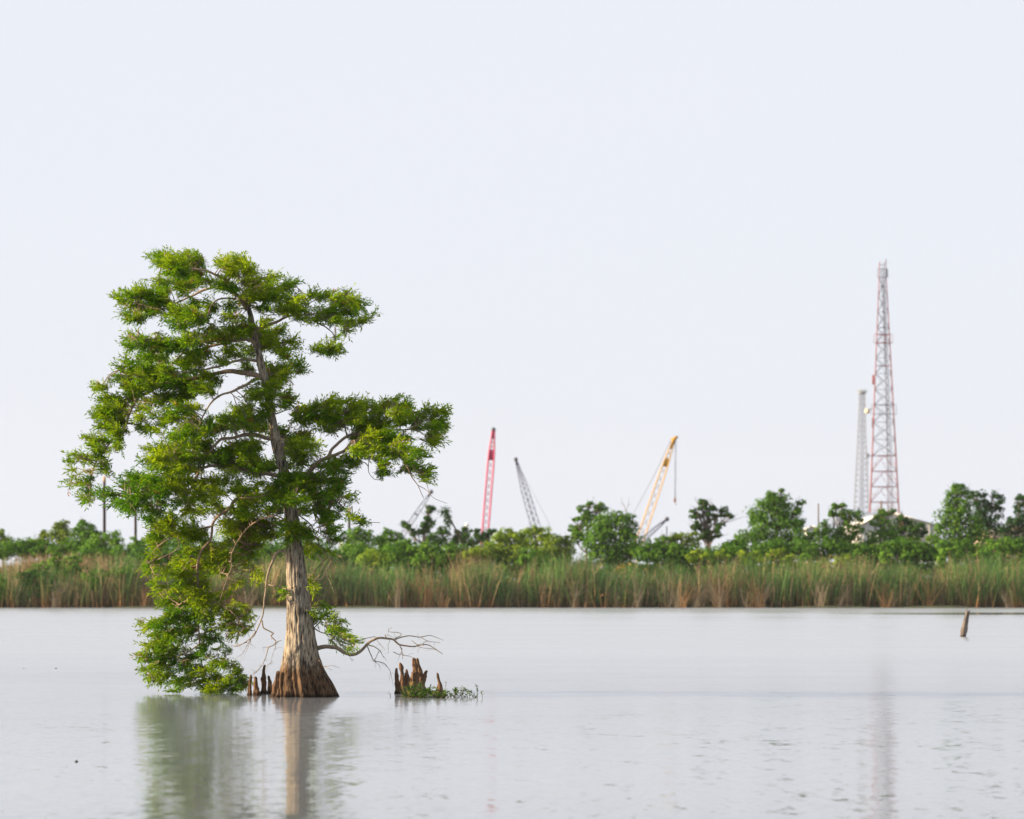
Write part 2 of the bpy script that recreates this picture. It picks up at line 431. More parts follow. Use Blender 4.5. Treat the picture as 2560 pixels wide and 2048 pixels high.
# limbs: photo track, start and end radius (px), depth at start and end (m); the depth is how far each reaches toward or from the eye
LIMBS = [
 ([(618,775),(604,752),(591,736),(570,705),(544,690),(512,676),(480,672),(440,668),(400,662)], 5.5, 1.5, 0.0, -0.5),
 ([(591,740),(570,726),(549,718),(512,725),(484,737),(451,753),(412,772),(380,770),(330,755),(300,748)], 4.2, 1.2, 0.0, 0.7),
 ([(590,746),(549,748),(526,767),(516,792),(480,800),(440,815)], 2.6, 1.0, 0.0, -0.9),
 ([(640,868),(632,853),(611,849),(581,852),(521,854),(482,857),(414,849),(359,846),(317,841)], 5.5, 1.0, 0.0, -0.8),
 ([(581,853),(544,862),(498,874),(456,885),(417,922),(380,925),(330,935),(300,925)], 4.0, 1.0, -0.1, 0.5),
 ([(645,903),(614,899),(586,904),(553,915),(521,922),(470,930),(400,930)], 4.5, 1.2, 0.0, -0.9),
 ([(658,948),(640,938),(602,931),(567,929),(521,939),(463,950),(405,962),(382,976),(349,992),(335,1010),(324,1031),(312,1070),(287,1088),(271,1112),(243,1152),(231,1182),(226,1212),(224,1251)], 7.0, 1.2, 0.0, 0.6),
 ([(655,945),(635,950),(591,975),(544,992),(521,1017),(505,1043),(495,1075)], 4.6, 1.4, 0.0, -1.2),
 ([(688,1108),(687,1098),(664,1095),(638,1088),(605,1088),(574,1096),(553,1098),(535,1117),(520,1135),(480,1145),(430,1150)], 6.5, 1.6, 0.0, -0.9),
 ([(700,1190),(670,1185),(630,1178),(585,1170),(545,1165),(512,1168),(498,1177),(486,1205),(475,1224),(420,1225),(350,1230),(260,1238)], 6.0, 1.4, 0.0, -1.2),
 ([(708,1232),(660,1236),(625,1238),(604,1244),(584,1254),(574,1272),(544,1293),(530,1312),(528,1347),(506,1375),(495,1411),(495,1456),(497,1517),(496,1564),(500,1620),(506,1662),(536,1740)], 5.2, 1.2, 0.2, 2.4),
 ([(530,1315),(480,1330),(430,1345),(390,1370),(370,1400)], 3.0, 0.8, 1.2, 2.2),
 ([(497,1490),(470,1500),(440,1520),(410,1560),(390,1600)], 2.4, 0.8, 1.6, 2.3),
 ([(500,1610),(470,1630),(430,1645),(390,1655),(365,1672)], 2.2, 0.8, 1.8, 2.3),
 ([(500,1630),(530,1650),(565,1668),(595,1690)], 2.0, 0.8, 1.8, 1.5),
 ([(497,1500),(540,1510),(580,1530),(610,1570)], 2.0, 0.7, 1.6, 1.0),
 ([(632,826),(652,818),(689,806),(719,792),(742,786),(763,787),(796,783),(817,779),(835,758),(858,744),(890,750)], 4.6, 0.9, 0.0, -0.7),
 ([(763,787),(791,806),(817,820),(838,843),(835,875),(825,890)], 2.2, 0.9, -0.2, -0.5),
 ([(761,787),(766,765),(787,751),(817,737)], 1.8, 0.8, -0.2, 0.4),
 ([(790,783),(817,804),(875,811),(907,804),(937,788)], 1.8, 0.7, -0.3, 0.5),
 ([(715,1262),(735,1240),(752,1208),(768,1185),(779,1172),(799,1154),(819,1144),(845,1136),(870,1118),(883,1103),(930,1095),(983,1103),(1008,1149),(1021,1174),(1029,1192),(1044,1213),(1059,1246)], 7.2, 0.8, 0.0, -1.0),
 ([(815,1146),(822,1139),(835,1118),(855,1100),(876,1088),(919,1078),(983,1075),(1034,1075),(1054,1083),(1072,1095)], 4.8, 0.8, -0.3, 0.9),
 ([(1020,1074),(1044,1062),(1072,1049),(1097,1034),(1115,1030)], 1.8, 0.7, 0.5, 0.8),
 ([(868,1092),(860,1060),(850,1035),(800,1025),(760,1040)], 2.2, 0.7, -0.1, 0.5),
 ([(930,1076),(960,1045),(985,1015)], 1.8, 0.7, 0.3, 0.2),
 ([(1044,1213),(1067,1226),(1085,1246),(1118,1259)], 0.9, 0.5, -1.0, -1.1),
 ([(1008,1149),(1035,1170),(1059,1195),(1069,1218),(1075,1238)], 1.4, 0.5, -0.8, -0.9),
 ([(925,1096),(922,1150),(922,1180),(935,1197),(950,1198),(962,1188)], 1.5, 0.6, -0.5, -0.6),
 ([(722,1262),(770,1250),(800,1250),(830,1254),(845,1256),(868,1277),(906,1302),(950,1307)], 3.0, 0.7, 0.0, -0.6),
 ([(735,1280),(775,1310),(790,1340),(800,1365),(815,1388),(850,1405),(885,1418),(910,1428)], 1.9, 0.5, 0.0, -0.4),
 ([(780,1320),(808,1340),(830,1358)], 1.3, 0.5, -0.1, -0.3),
 ([(660,970),(690,985),(715,1000),(735,1020),(745,1050)], 2.4, 0.8, 0.1, 0.8),
 ([(650,935),(690,935),(730,930),(755,925)], 2.4, 0.8, 0.1, 0.9),
 ([(625,830),(680,845),(705,860),(715,890)], 2.2, 0.8, 0.0, 0.8),
 ([(690,1035),(720,1024),(745,1032)], 1.8, 0.8, 0.1, 0.4),
 ([(712,1300),(690,1290),(650,1300),(610,1330),(580,1380),(578,1420),(560,1470),(545,1520)], 2.2, 0.8, 0.1, 1.2),
 ([(779,1565),(800,1580),(835,1590),(880,1606)], 1.8, 0.7, 0.1, 0.2),
]
DEADL = [  # bare limbs
 ([(793,1621),(796,1620),(817,1616),(841,1620),(862,1632),(880,1637),(901,1628),(920,1608),(935,1598),(953,1595),(983,1599),(998,1611),(1031,1616),(1070,1613),(1106,1635)], 6.0, 0.7, 0.1, -0.3,
  [([(983,1599),(1022,1590),(1052,1593),(1076,1589),(1109,1601)],1.8,.5), ([(1052,1593),(1070,1603),(1100,1606)],1.0,.4), ([(920,1612),(941,1620),(953,1632),(959,1644)],1.7,.6),
   ([(917,1612),(928,1640),(935,1652),(956,1657),(974,1675),(980,1698)],1.5,.4), ([(935,1652),(947,1630),(952,1625)],1.0,.5), ([(935,1652),(945,1660),(951,1665)],.8,.4), ([(989,1595),(1004,1587),(992,1581),(971,1578),(980,1567)],1.1,.4),
   ([(890,1604),(917,1596),(935,1592),(953,1595)],1.3,.5), ([(967,1597),(963,1586),(975,1590)],1.1,.5), ([(998,1611),(1006,1630),(1007,1648)],1.4,.5),
   ([(1006,1638),(1020,1640),(1033,1645)],1.0,.4), ([(983,1630),(1000,1636),(1006,1622)],1.1,.5), ([(1040,1615),(1060,1620),(1085,1622),(1098,1632)],1.0,.4), ([(940,1598),(960,1622),(962,1624)],.7,.3),
   ([(975,1600),(970,1615),(971,1633)],.7,.3), ([(1030,1602),(1045,1612),(1068,1610)],1.0,.4), ([(1058,1614),(1060,1606),(1067,1604)],1.0,.4), ([(870,1634),(878,1648),(885,1651)],.7,.3)],
  "bare grey dead limb reaching right over the water"),
 ([(718,1378),(699,1379),(687,1391),(675,1421),(668,1445),(663,1482),(660,1515),(657,1539),(653,1551),(642,1575),(630,1593),(600,1614),(585,1617)], 4.2, 0.8, -0.3, -0.6,
  [([(655,1551),(656,1560),(660,1571),(683,1583),(677,1590),(690,1607),(672,1620),(665,1641),(657,1660),(645,1675),(630,1687)],2.0,.6), ([(690,1607),(704,1601)],1.0,.5), ([(672,1618),(656,1619)],.8,.4),
   ([(690,1608),(687,1620),(678,1655)],.9,.4), ([(640,1578),(620,1609),(606,1634),(587,1649)],1.3,.4), ([(618,1606),(589,1614),(575,1612)],1.2,.4), ([(669,1462),(690,1466),(716,1473)],1.8,1.4), ([(630,1590),(618,1625),(610,1640)],.8,.3),
   ([(678,1655),(668,1665),(667,1680)],.6,.3), ([(645,1675),(640,1682),(632,1680)],.8,.4), ([(665,1470),(650,1462),(640,1455)],.8,.3)],
  "bare tan dead limb drooping beside the trunk"),
]
SMALL_DEAD = [
 ([(797,1650),(806,1663),(817,1670),(830,1675)],.9,.4), ([(812,1667),(830,1664),(849,1670)],.8,.3), ([(795,1385),(803,1400),(812,1430),(825,1455),(836,1483)],1.4,.5), ([(817,1418),(835,1427),(855,1438)],.9,.4),
 ([(760,1388),(775,1402),(785,1414),(775,1422)],1.3,.6), ([(712,1372),(711,1385),(700,1405),(686,1417)],1.0,.5), ([(716,1390),(718,1402),(706,1430),(703,1458),(690,1480),(680,1498)],1.0,.4), ([(716,1380),(725,1392),(740,1398),(748,1400),(745,1415),(741,1440),(752,1455),(758,1465)],1.0,.5),
 ([(560,1480),(563,1460),(580,1440),(600,1425)],1.2,.6), ([(575,1380),(577,1415),(577,1445),(566,1475),(560,1520)],1.4,.6), ([(525,1480),(545,1470),(560,1455),(570,1440)],1.1,.5), ([(610,1420),(600,1445),(605,1460),(616,1480)],1.1,.5),
 ([(620,1335),(625,1380),(634,1440),(632,1465)],1.6,.6), ([(395,1399),(412,1390),(440,1375),(447,1362),(444,1340)],1.2,.7), ([(690,1335),(672,1362),(650,1372),(620,1378)],1.0,.4),
 ([(620,1244),(640,1243),(655,1240),(672,1236)],1.3,.6), ([(791,1318),(805,1315),(818,1304)],1.1,.5), ([(783,1348),(800,1340),(818,1328)],1.3,.6), ([(846,1322),(855,1318),(860,1316)],1.0,.5), ([(725,1338),(737,1350),(746,1359)],1.1,.6),
 ([(678,685),(683,705),(686,725)],.8,.4), ([(652,671),(657,680),(660,688)],.6,.3), ([(635,772),(665,787),(690,786),(700,785)],1.3,.8), ([(590,795),(598,785),(606,775)],1.6,.8), ([(345,1022),(335,1000),(334,985),(330,975)],.9,.4),
 ([(1100,1092),(1112,1085),(1118,1081)],.9,.4), ([(1018,1100),(1028,1105),(1029,1113)],.9,.9), ([(716,1068),(728,1070),(738,1065)],.9,.4), ([(752,1104),(765,1095),(780,1084)],1.0,.5), ([(856,1348),(868,1346),(879,1348)],.9,.7), ([(307,1190),(315,1195),(319,1199)],.7,.3),
 ([(620,1585),(626,1600),(628,1625)],.5,.3), ([(640,1500),(660,1480),(668,1470)],.8,.4), ([(650,1540),(640,1555),(636,1570)],.7,.3),
]
limb_px, limb_id, limb_w, limb_rr = [], [], [], []      # samples of every leafy limb
limb_obj = []
def limb_pts(track, d0, d1, wig=0.0, n=None):
    tr = np.asarray(track, float)
    ln = np.linalg.norm(np.diff(tr, axis=0), axis=1).sum()
    n = n or max(8, int(ln / 7))
    q = smooth_path(tr, n)
    if wig: q[1:-1] += np.convolve(rng.normal(0, wig, (n + 4) * 2), np.ones(5) / 5, 'same')[: (n - 2) * 2].reshape(-1, 2)
    u = np.linspace(0, 1, n)
    d = d0 + (d1 - d0) * u ** 0.9 + 0.10 * np.sin(u * 7 + tr[0, 0]) * u
    w = np.array([at(x, y, YT + dd) for (x, y), dd in zip(q, d)])
    return q, w, u, d
for k, (track, r0, r1, d0, d1) in enumerate(LIMBS):
    q, w, u, d = limb_pts(track, d0, d1, 1.0)
    rad = (r0 + (r1 - r0) * u ** 0.75) * S * (1 + 0.08 * np.sin(u * 23 + k))
    mb = MB().tube(w, rad, 9)
    # broken stubs
    for _ in range(2):
        i = rng.integers(2, len(w) - 2); dr = unit(rng.normal(0, 1, 3)); L = rng.uniform(.05, .16)
        mb.tube([w[i], w[i] + dr * L], [rad[i] * .4, rad[i] * .15], 5)
    limb_obj.append(mb.build("limb", M_LIMB, cyp, smooth=True))
    limb_px.append(q); limb_w.append(w); limb_id.append(np.full(len(q), k)); limb_rr.append(d)
for track, r0, r1, d0, d1, subs, lab in DEADL:
    q, w, u, d = limb_pts(track, d0, d1, 1.0)
    mb = MB().tube(w, (r0 + (r1 - r0) * u ** 0.8) * S, 9)
    par = mb.build("dead_limb", M_DEAD, cyp, smooth=True); par["label"] = lab
    for tr, a, b in subs:
        dd = d[np.argmin(np.linalg.norm(q - np.array(tr[0]), axis=1))]
        q2, w2, u2, _ = limb_pts(tr, dd, dd + rng.uniform(-.25, .25), 0.9, max(6, int(len(tr) * 4)))
        mb2 = MB().tube(w2, (a + (b - a) * u2) * S, 6)
        for _ in range(max(1, len(tr) - 1)):
            i = rng.integers(1, len(w2)); dr = unit(np.array([rng.normal(0.1, .8), rng.normal(0, .6), rng.normal(-.2, .6)])); L = rng.uniform(.05, .22)
            mid = w2[i] + dr * L * .5 + rng.normal(0, .01, 3)
            mb2.tube([w2[i], mid, w2[i] + dr * L + np.array([0, 0, -.02])], [b * S, b * S * .8, b * S * .5], 4)
        mb2.build("twig", M_DEAD, par, smooth=True)
for tr, a, b in SMALL_DEAD:
    dp = 1.3 if tr[0][0] < 660 and tr[0][1] > 1300 else -0.45
    q2, w2, u2, _ = limb_pts(tr, dp, dp - 0.1, 0.6, 10)
    MB().tube(w2, (a + (b - a) * u2) * S, 6).build("dead_twig", M_DEAD, cyp, smooth=True)
LPX = np.vstack(limb_px); LID = np.concatenate(limb_id); LW = np.vstack(limb_w); LD = np.concatenate(limb_rr)
# foliage masses of the cypress: (origin x, origin y, scale) then (u, v, ru, rv) in that zoomed view of the photo
PADS = [
((150, 600, .2319), """1050,230,110,80 1160,190,110,70 1250,280,160,110 1390,230,160,100 1370,150,40,40 1480,220,80,60 1300,350,120,60 1430,360,130,60 1750,260,80,50 1830,230,60,60
1930,240,90,60 2000,320,90,60 1860,340,100,70 1030,440,60,35 1130,460,90,50 1110,540,80,60 1290,490,110,70 1420,480,110,60 1350,560,100,50 1560,440,120,60 1750,480,100,60 1880,520,80,60
2040,450,90,60 640,630,70,60 760,600,90,60 870,570,100,60 950,560,90,60 820,690,140,70 1000,650,150,90 1120,660,120,80 700,800,60,50 820,840,120,50 950,760,120,70 1050,790,100,60
1240,760,150,80 1260,860,120,70 1330,790,150,80 1440,680,100,60 1440,840,140,80 1520,840,110,60 1620,720,90,80 1260,930,90,50 1350,920,80,50 740,1060,80,50 830,1060,90,45 770,1140,80,50
880,1130,90,60 960,1090,90,60 1040,1040,70,60 1090,1120,90,60 1120,1200,110,60 1250,1150,130,70 1250,1080,80,40 1380,1080,120,70 1420,1150,120,70 1430,1020,80,50 1620,960,100,50 1620,1050,150,60
1740,1040,120,80 1880,1000,130,70 2000,940,110,70 1900,1140,100,50 1790,1190,80,40 1550,1230,120,70 1420,1230,120,60 990,1230,50,60 930,1280,80,40 1080,1290,100,50 820,1300,80,50 720,1310,60,40
640,1370,60,50 700,1420,80,60 800,1390,120,70 930,1370,120,70 1060,1390,110,70 1180,1420,120,70 1350,1320,130,80 1400,1400,120,70 620,1490,60,50 720,1510,100,60 850,1480,130,70 980,1470,120,70
1100,1500,110,60 440,1590,70,40 540,1620,90,45 640,1620,70,40 780,1580,110,60 850,1620,100,60 950,1560,120,60 1150,1570,130,60 1300,1480,130,60 1350,1590,130,80 1460,1560,130,80 1550,1620,120,70
1650,1530,100,60 1560,1470,100,60 1330,1690,120,60 1480,1330,90,50 1520,1130,100,60 1700,1290,60,30"""),
((550, 600, .2319), """60,240,70,60 200,220,80,60 130,300,90,50 260,300,80,60 330,350,60,60 360,470,70,80 250,430,100,70 480,410,50,40 470,520,90,60 570,400,60,50 560,500,70,50 650,520,80,50 720,480,70,50 790,460,40,30
350,590,140,70 480,620,130,70 600,610,110,60 250,660,110,60 480,720,90,50 640,720,120,70 720,760,110,60 760,660,70,50 840,650,60,50 820,720,90,70 1010,580,50,50 1090,610,70,40 1180,590,50,35 1120,620,60,40
1250,620,60,50 1370,590,70,50 1280,680,100,60 1430,670,90,80 1400,760,100,70 1500,700,70,70 1080,740,80,50 1200,760,110,60 960,780,80,40 1050,840,90,50 1170,830,90,60 1250,850,70,50 870,850,80,30 950,870,70,35
1340,880,60,40 1450,900,90,40 1530,870,60,40 1620,830,60,50 1380,980,50,50 1370,930,50,40 1190,910,50,30 1040,1170,40,40 1120,1180,60,50 1200,1130,70,50 1230,1180,80,60 1290,1170,40,40 1180,1220,40,40 1260,1050,30,30
100,840,80,60 250,850,80,60 480,880,60,40 100,960,110,60 250,970,130,70 380,1000,130,70 500,1000,110,70 620,980,90,60 330,930,90,50 460,1080,100,60 560,1080,110,60 480,1170,80,50 600,1150,70,50 720,1080,70,40
780,1090,50,40 820,1150,50,35 690,1190,50,40 640,1200,40,40 730,1240,60,40 710,1280,40,25 330,1180,60,50 200,1150,80,50 350,1240,50,30 540,1370,80,45 640,1390,100,50 740,1390,90,60 800,1350,60,60 850,1340,40,50
860,1400,50,35 560,1440,90,60 680,1470,100,50 600,1520,110,60 650,1590,80,50 560,1560,60,60 430,1560,90,50 340,1640,90,50 480,1640,90,60 580,1690,60,40 620,1640,50,40 300,1390,90,40 270,1340,50,30 30,1300,60,40
150,1230,110,30 150,760,60,60 90,700,60,50"""),
((150, 950, .2319), """430,80,70,40 520,110,90,50 640,110,60,40 500,210,80,60 600,200,90,50 650,250,100,60 780,200,60,80 480,330,60,60 560,320,110,70 680,330,90,60 430,400,70,60 520,430,110,80 620,450,90,80 420,490,40,40
520,530,80,60 610,560,80,70 640,650,60,60 620,720,50,40 700,560,40,50 310,630,50,40 370,660,60,40 460,640,80,50 340,730,40,40 430,740,70,60 490,780,60,70 420,830,70,40 140,810,60,40 220,820,70,40 300,850,60,40
110,880,40,30 230,880,40,25 460,900,60,60 490,960,50,50 520,1000,35,30 110,970,50,40 130,1040,40,30 310,990,40,40 320,1060,40,40 240,1090,60,35 180,1110,40,30 100,1140,40,20 290,1130,60,35 300,1220,50,60
250,1290,60,40 320,1300,40,40 870,300,70,40 920,240,80,50 960,330,60,50 860,400,60,40 1000,380,40,30 850,500,60,30 920,530,80,40 1030,530,70,40 1080,560,50,30 1100,480,60,40 1160,420,60,60 1050,200,70,60
1150,200,90,60 1120,300,60,40 1240,230,90,60 1280,320,70,60 1200,360,60,40 1230,440,60,50 1350,330,70,60 1400,400,90,50 1450,300,70,50 1380,470,80,50 1300,560,90,50 1220,610,60,40 1350,560,120,70 1470,500,110,70
1600,470,100,60 1560,560,120,60 1700,520,110,60 1750,450,80,50 1850,400,90,60 1900,330,80,50 2000,380,100,60 1960,470,90,50 1870,500,80,60 1300,660,110,60 1430,640,110,60 1550,670,100,60 1240,690,60,40
1000,780,80,40 950,770,40,30 1100,760,110,60 1250,770,120,70 1400,760,120,70 1530,750,100,50 1100,850,140,60 1000,880,90,40 1260,860,130,70 1420,850,120,70 1560,850,110,60 1640,780,90,60 1050,950,120,60
1180,960,130,70 1330,960,120,60 880,890,30,20 1700,880,100,60 1800,840,100,60 1820,760,110,60 1900,700,110,60 2050,700,110,70 1980,790,120,60 2100,830,80,60 1850,920,120,60 1950,930,110,60 2080,920,100,60
700,1110,70,50 820,1070,110,60 940,1060,110,60 760,1170,120,60 880,1160,130,70 1000,1140,120,70 1130,1080,110,70 1250,1060,110,60 450,1210,60,30 430,1250,40,30 540,1230,60,40 630,1250,80,40 570,1340,60,30
640,1330,80,50 720,1290,110,60 850,1270,120,70 970,1250,120,70 1080,1240,110,60 750,1380,80,60 760,1440,50,40 800,1350,90,60 900,1360,90,50 980,1440,60,60 960,1500,50,40 1080,1330,80,60 1200,1160,110,60
1300,1140,110,60 1400,1080,90,50 1330,1230,110,60 1250,1320,90,50 1420,1300,100,60 1060,1420,60,40 1030,1560,70,40 1180,1560,60,60 1200,1470,70,50 1350,1400,70,60 1500,1200,90,60 1560,1120,80,60 1650,1090,80,50
1550,1290,100,60 1650,1310,90,60 1720,1200,90,60 1640,1230,80,60 1760,1080,90,50 1850,1000,100,50 1900,1100,80,60 1880,1200,60,60 1600,1400,100,60 1500,1420,80,60 1730,1400,80,60 1530,1560,80,50 1420,1500,70,50
1400,1600,100,50 1500,1640,100,50 1350,1680,80,40 1100,1610,80,40 2000,1060,80,50 2080,1000,80,50 2000,1180,100,40 2100,1260,60,50 1960,1350,90,50 2080,1340,90,60 1900,1430,80,50 2000,1460,100,60 1800,1530,80,60
1900,1560,90,60 2020,1560,110,60 1850,1640,100,50 1980,1650,120,60 1450,980,100,50"""),
((600, 950, .2551), """100,100,90,50 200,180,90,50 60,290,90,50 280,260,80,50 390,70,70,60 400,150,60,60 460,170,50,50 400,210,70,40 500,210,50,40 430,250,50,30 150,360,120,60 250,330,60,50 60,400,90,60 220,460,90,50 310,500,70,40
380,490,80,40 130,480,110,50 460,540,70,40 200,620,60,30 60,660,90,50 150,680,80,40 60,760,100,60 180,840,100,60 300,800,90,60 240,880,110,50 500,590,90,60 470,680,80,60 540,720,90,60 550,650,80,60 600,560,80,40
640,540,70,50 620,640,80,60 600,800,80,50 500,830,70,50 700,640,70,50 740,720,80,40 640,720,60,40 570,320,70,60 570,380,60,40 660,310,80,60 650,390,90,50 740,330,80,60 790,270,80,50 770,230,40,40 760,400,100,60
870,360,90,60 900,250,80,60 900,200,50,40 990,220,60,40 960,330,80,50 1000,420,110,60 870,460,120,50 950,490,100,40 1080,330,90,60 1120,230,60,50 1150,270,80,60 1220,260,60,60 1120,390,110,60 1230,350,100,60
1220,440,120,60 1350,300,90,60 1340,400,110,60 1400,240,60,50 1480,250,80,60 1520,190,40,40 1560,250,70,50 1620,260,50,50 1530,320,100,60 1450,400,110,60 1580,400,100,60 1650,340,60,50 1730,320,60,50 1720,400,80,50
1800,340,90,50 1840,290,50,40 1900,340,80,50 1960,310,50,50 2000,320,50,35 1930,400,80,50 1960,450,60,50 1860,460,90,50 1760,470,100,30 1900,520,80,40 1940,570,60,40 1900,620,50,40 1850,580,60,40 1350,490,120,50
1200,520,110,50 1150,580,100,60 1300,560,110,50 1250,640,100,60 1380,620,100,60 1450,540,90,50 1500,590,90,60 1600,560,90,40 1550,640,90,60 1450,690,110,50 1330,700,100,50 1200,690,80,60 1130,680,70,60 1180,740,60,40
1300,760,60,50 1380,770,70,60 1400,830,60,50 1400,890,60,40 1370,920,40,25 1520,740,70,40 1600,720,80,50 1700,700,80,40 1770,700,60,40 1800,730,40,30 1660,790,70,50 1620,860,50,50 1700,850,60,40 1830,890,60,40
1790,940,60,40 1830,1000,40,30 1760,900,40,30 760,850,90,40 850,850,100,50 960,820,100,50 1060,800,90,50 1130,830,60,40 900,900,90,40 1000,870,70,40 700,950,100,50 600,960,110,50 480,960,100,60 400,1000,110,60
520,1050,120,60 650,1040,110,60 780,1000,100,60 880,980,80,50 960,1000,70,40 1030,1010,50,40 900,1060,80,40 980,1080,60,40 330,1080,90,60 200,1000,100,50 60,950,90,60 100,1100,100,60 60,1180,100,50 200,1180,100,60
310,1180,110,60 430,1180,120,60 550,1170,110,60 670,1140,100,60 780,1140,90,60 880,1130,60,50 800,1220,80,50 900,1200,70,50 980,1250,60,50 1010,1140,50,40 1060,1150,40,30 1100,1190,50,30 960,1320,30,30 1060,1340,60,40
1130,1360,60,40 1190,1390,40,30 730,1280,60,60 660,1250,60,60 800,1300,60,50 870,1320,60,40 850,1370,70,40 780,1390,60,50 600,1280,50,60 350,1280,90,60 250,1290,90,60 130,1290,110,60 60,1390,100,60 180,1400,100,60
300,1400,100,50 430,1440,90,50 530,1450,100,50 630,1470,90,50 680,1520,70,40 580,1530,90,40 480,1540,70,50 330,1510,100,50 220,1540,80,40 90,1520,110,60 60,1620,100,50 870,1480,60,40 940,1460,40,40 900,1540,50,50
960,1570,50,30 860,1430,50,40 660,1670,80,40 740,1650,60,40 860,1680,80,25 700,1620,60,30"""),
((300, 1300, .2782), """370,40,70,50 450,30,80,60 340,130,60,50 300,200,60,50 330,230,60,60 270,310,60,50 240,390,60,50 300,370,70,50 320,440,50,30 240,440,40,30 430,80,60,60 480,140,50,50 550,90,60,60 640,60,80,60 720,50,80,50
680,130,80,50 620,160,70,50 740,200,90,60 680,270,80,50 780,280,80,50 560,320,60,40 480,370,70,60 560,390,70,60 430,460,60,40 340,520,70,30 310,550,40,20 500,470,60,50 620,420,80,50 720,400,80,60 830,350,90,60
880,280,90,60 950,200,80,50 1050,100,90,60 1150,60,90,50 1250,80,80,60 1350,60,80,60 1100,170,90,50 1200,150,90,60 1000,280,80,50 950,360,70,60 1050,300,60,50 1130,250,80,50 1220,240,70,50 1170,330,60,40 1120,400,50,40
880,440,80,50 780,470,90,60 700,510,80,50 600,500,70,50 640,570,80,50 740,580,90,60 520,560,80,50 470,620,70,40 370,600,50,30 350,660,40,40 560,640,90,50 660,660,90,50 760,680,80,60 430,720,80,50 500,740,90,50
600,740,90,50 480,810,80,40 570,830,80,50 680,780,60,50 740,760,60,60 620,880,70,50 950,480,50,40 1000,440,50,40 1240,480,40,40 1260,530,40,30 1190,460,30,40 900,690,60,50 990,640,40,40 1070,560,40,40 1050,770,70,50
1130,810,70,40 1000,810,70,50 960,880,80,50 1080,880,80,40 1160,900,50,50 1140,990,40,50 1080,960,60,40 1000,960,60,50 900,960,60,40 1040,1030,40,50 820,1000,50,40 870,1060,60,40 800,1080,50,40 180,920,20,12 290,920,70,35
350,940,80,50 260,970,60,40 450,920,80,40 520,940,80,50 400,1010,100,50 300,1030,70,40 500,1030,100,50 600,1000,80,60 550,1090,80,50 400,1100,100,50 280,1110,70,40 450,1170,100,50 330,1170,90,40 250,1160,50,50
190,1210,40,30 240,1240,60,40 350,1240,90,50 470,1240,100,50 560,1180,80,50 600,1260,70,50 190,1340,40,20 270,1310,60,40 370,1320,80,40 480,1320,90,50 560,1330,80,40 650,1320,60,50 680,1220,50,50 760,1240,50,50
850,1230,50,40 880,1170,50,40 960,1170,40,30 270,1420,50,30 340,1400,80,40 430,1420,80,40 350,1470,70,25 450,1480,70,30 550,1440,90,40 520,1510,60,30 480,1540,30,15 620,1400,60,40 640,1480,60,30 700,1380,60,50
740,1450,70,40 800,1350,60,40 860,1300,60,50 920,1290,60,40 990,1310,60,40 1040,1360,50,50 870,1420,80,50 960,1430,70,40 1050,1430,50,40 1100,1450,50,40 1130,1490,30,25 780,1520,60,40 860,1520,90,50 950,1500,80,40
1020,1520,50,40 830,1560,50,30 850,1590,20,15 540,800,90,60 640,840,90,60 560,900,90,50 700,840,80,60 760,860,80,50 860,780,90,50 450,860,60,40 800,900,60,50 480,880,70,45 740,1150,50,60 700,1060,50,60 650,950,50,40"""),
((600, 1340, .3015), """590,400,32,45 610,450,20,30 560,360,15,25 350,450,32,26 375,480,20,28 640,600,55,38 690,570,40,28 720,650,60,36 800,690,50,26 850,705,28,14 670,690,45,40 740,730,60,30 820,760,50,30 760,780,50,26 850,790,40,26
880,830,45,26 930,880,35,20 860,860,40,22 790,820,40,22 960,870,14,10 620,640,25,40 915,940,12,8 770,890,14,14 850,912,14,8"""),
]
TRK = np.array(TR, float)[::-1]
SHOW = [(845, 945), (1083, 1172), (1272, 1294), (1368, 1800)]   # where the bare stem shows in front of the leaves
pad_list = []
for (ox, oy, sc), txt in PADS:
    for w in txt.split():
        u, v, ru, rv = map(float, w.split(','))
        pad_list.append((ox + u * sc, oy + v * sc, ru * sc, rv * sc))
fol = {}       # limb -> MB of needles
twg = {}
tint_pts = rng.uniform([150, 620], [1120, 1760], (60, 2)); tint_val = rng.normal(0, 1, 60)
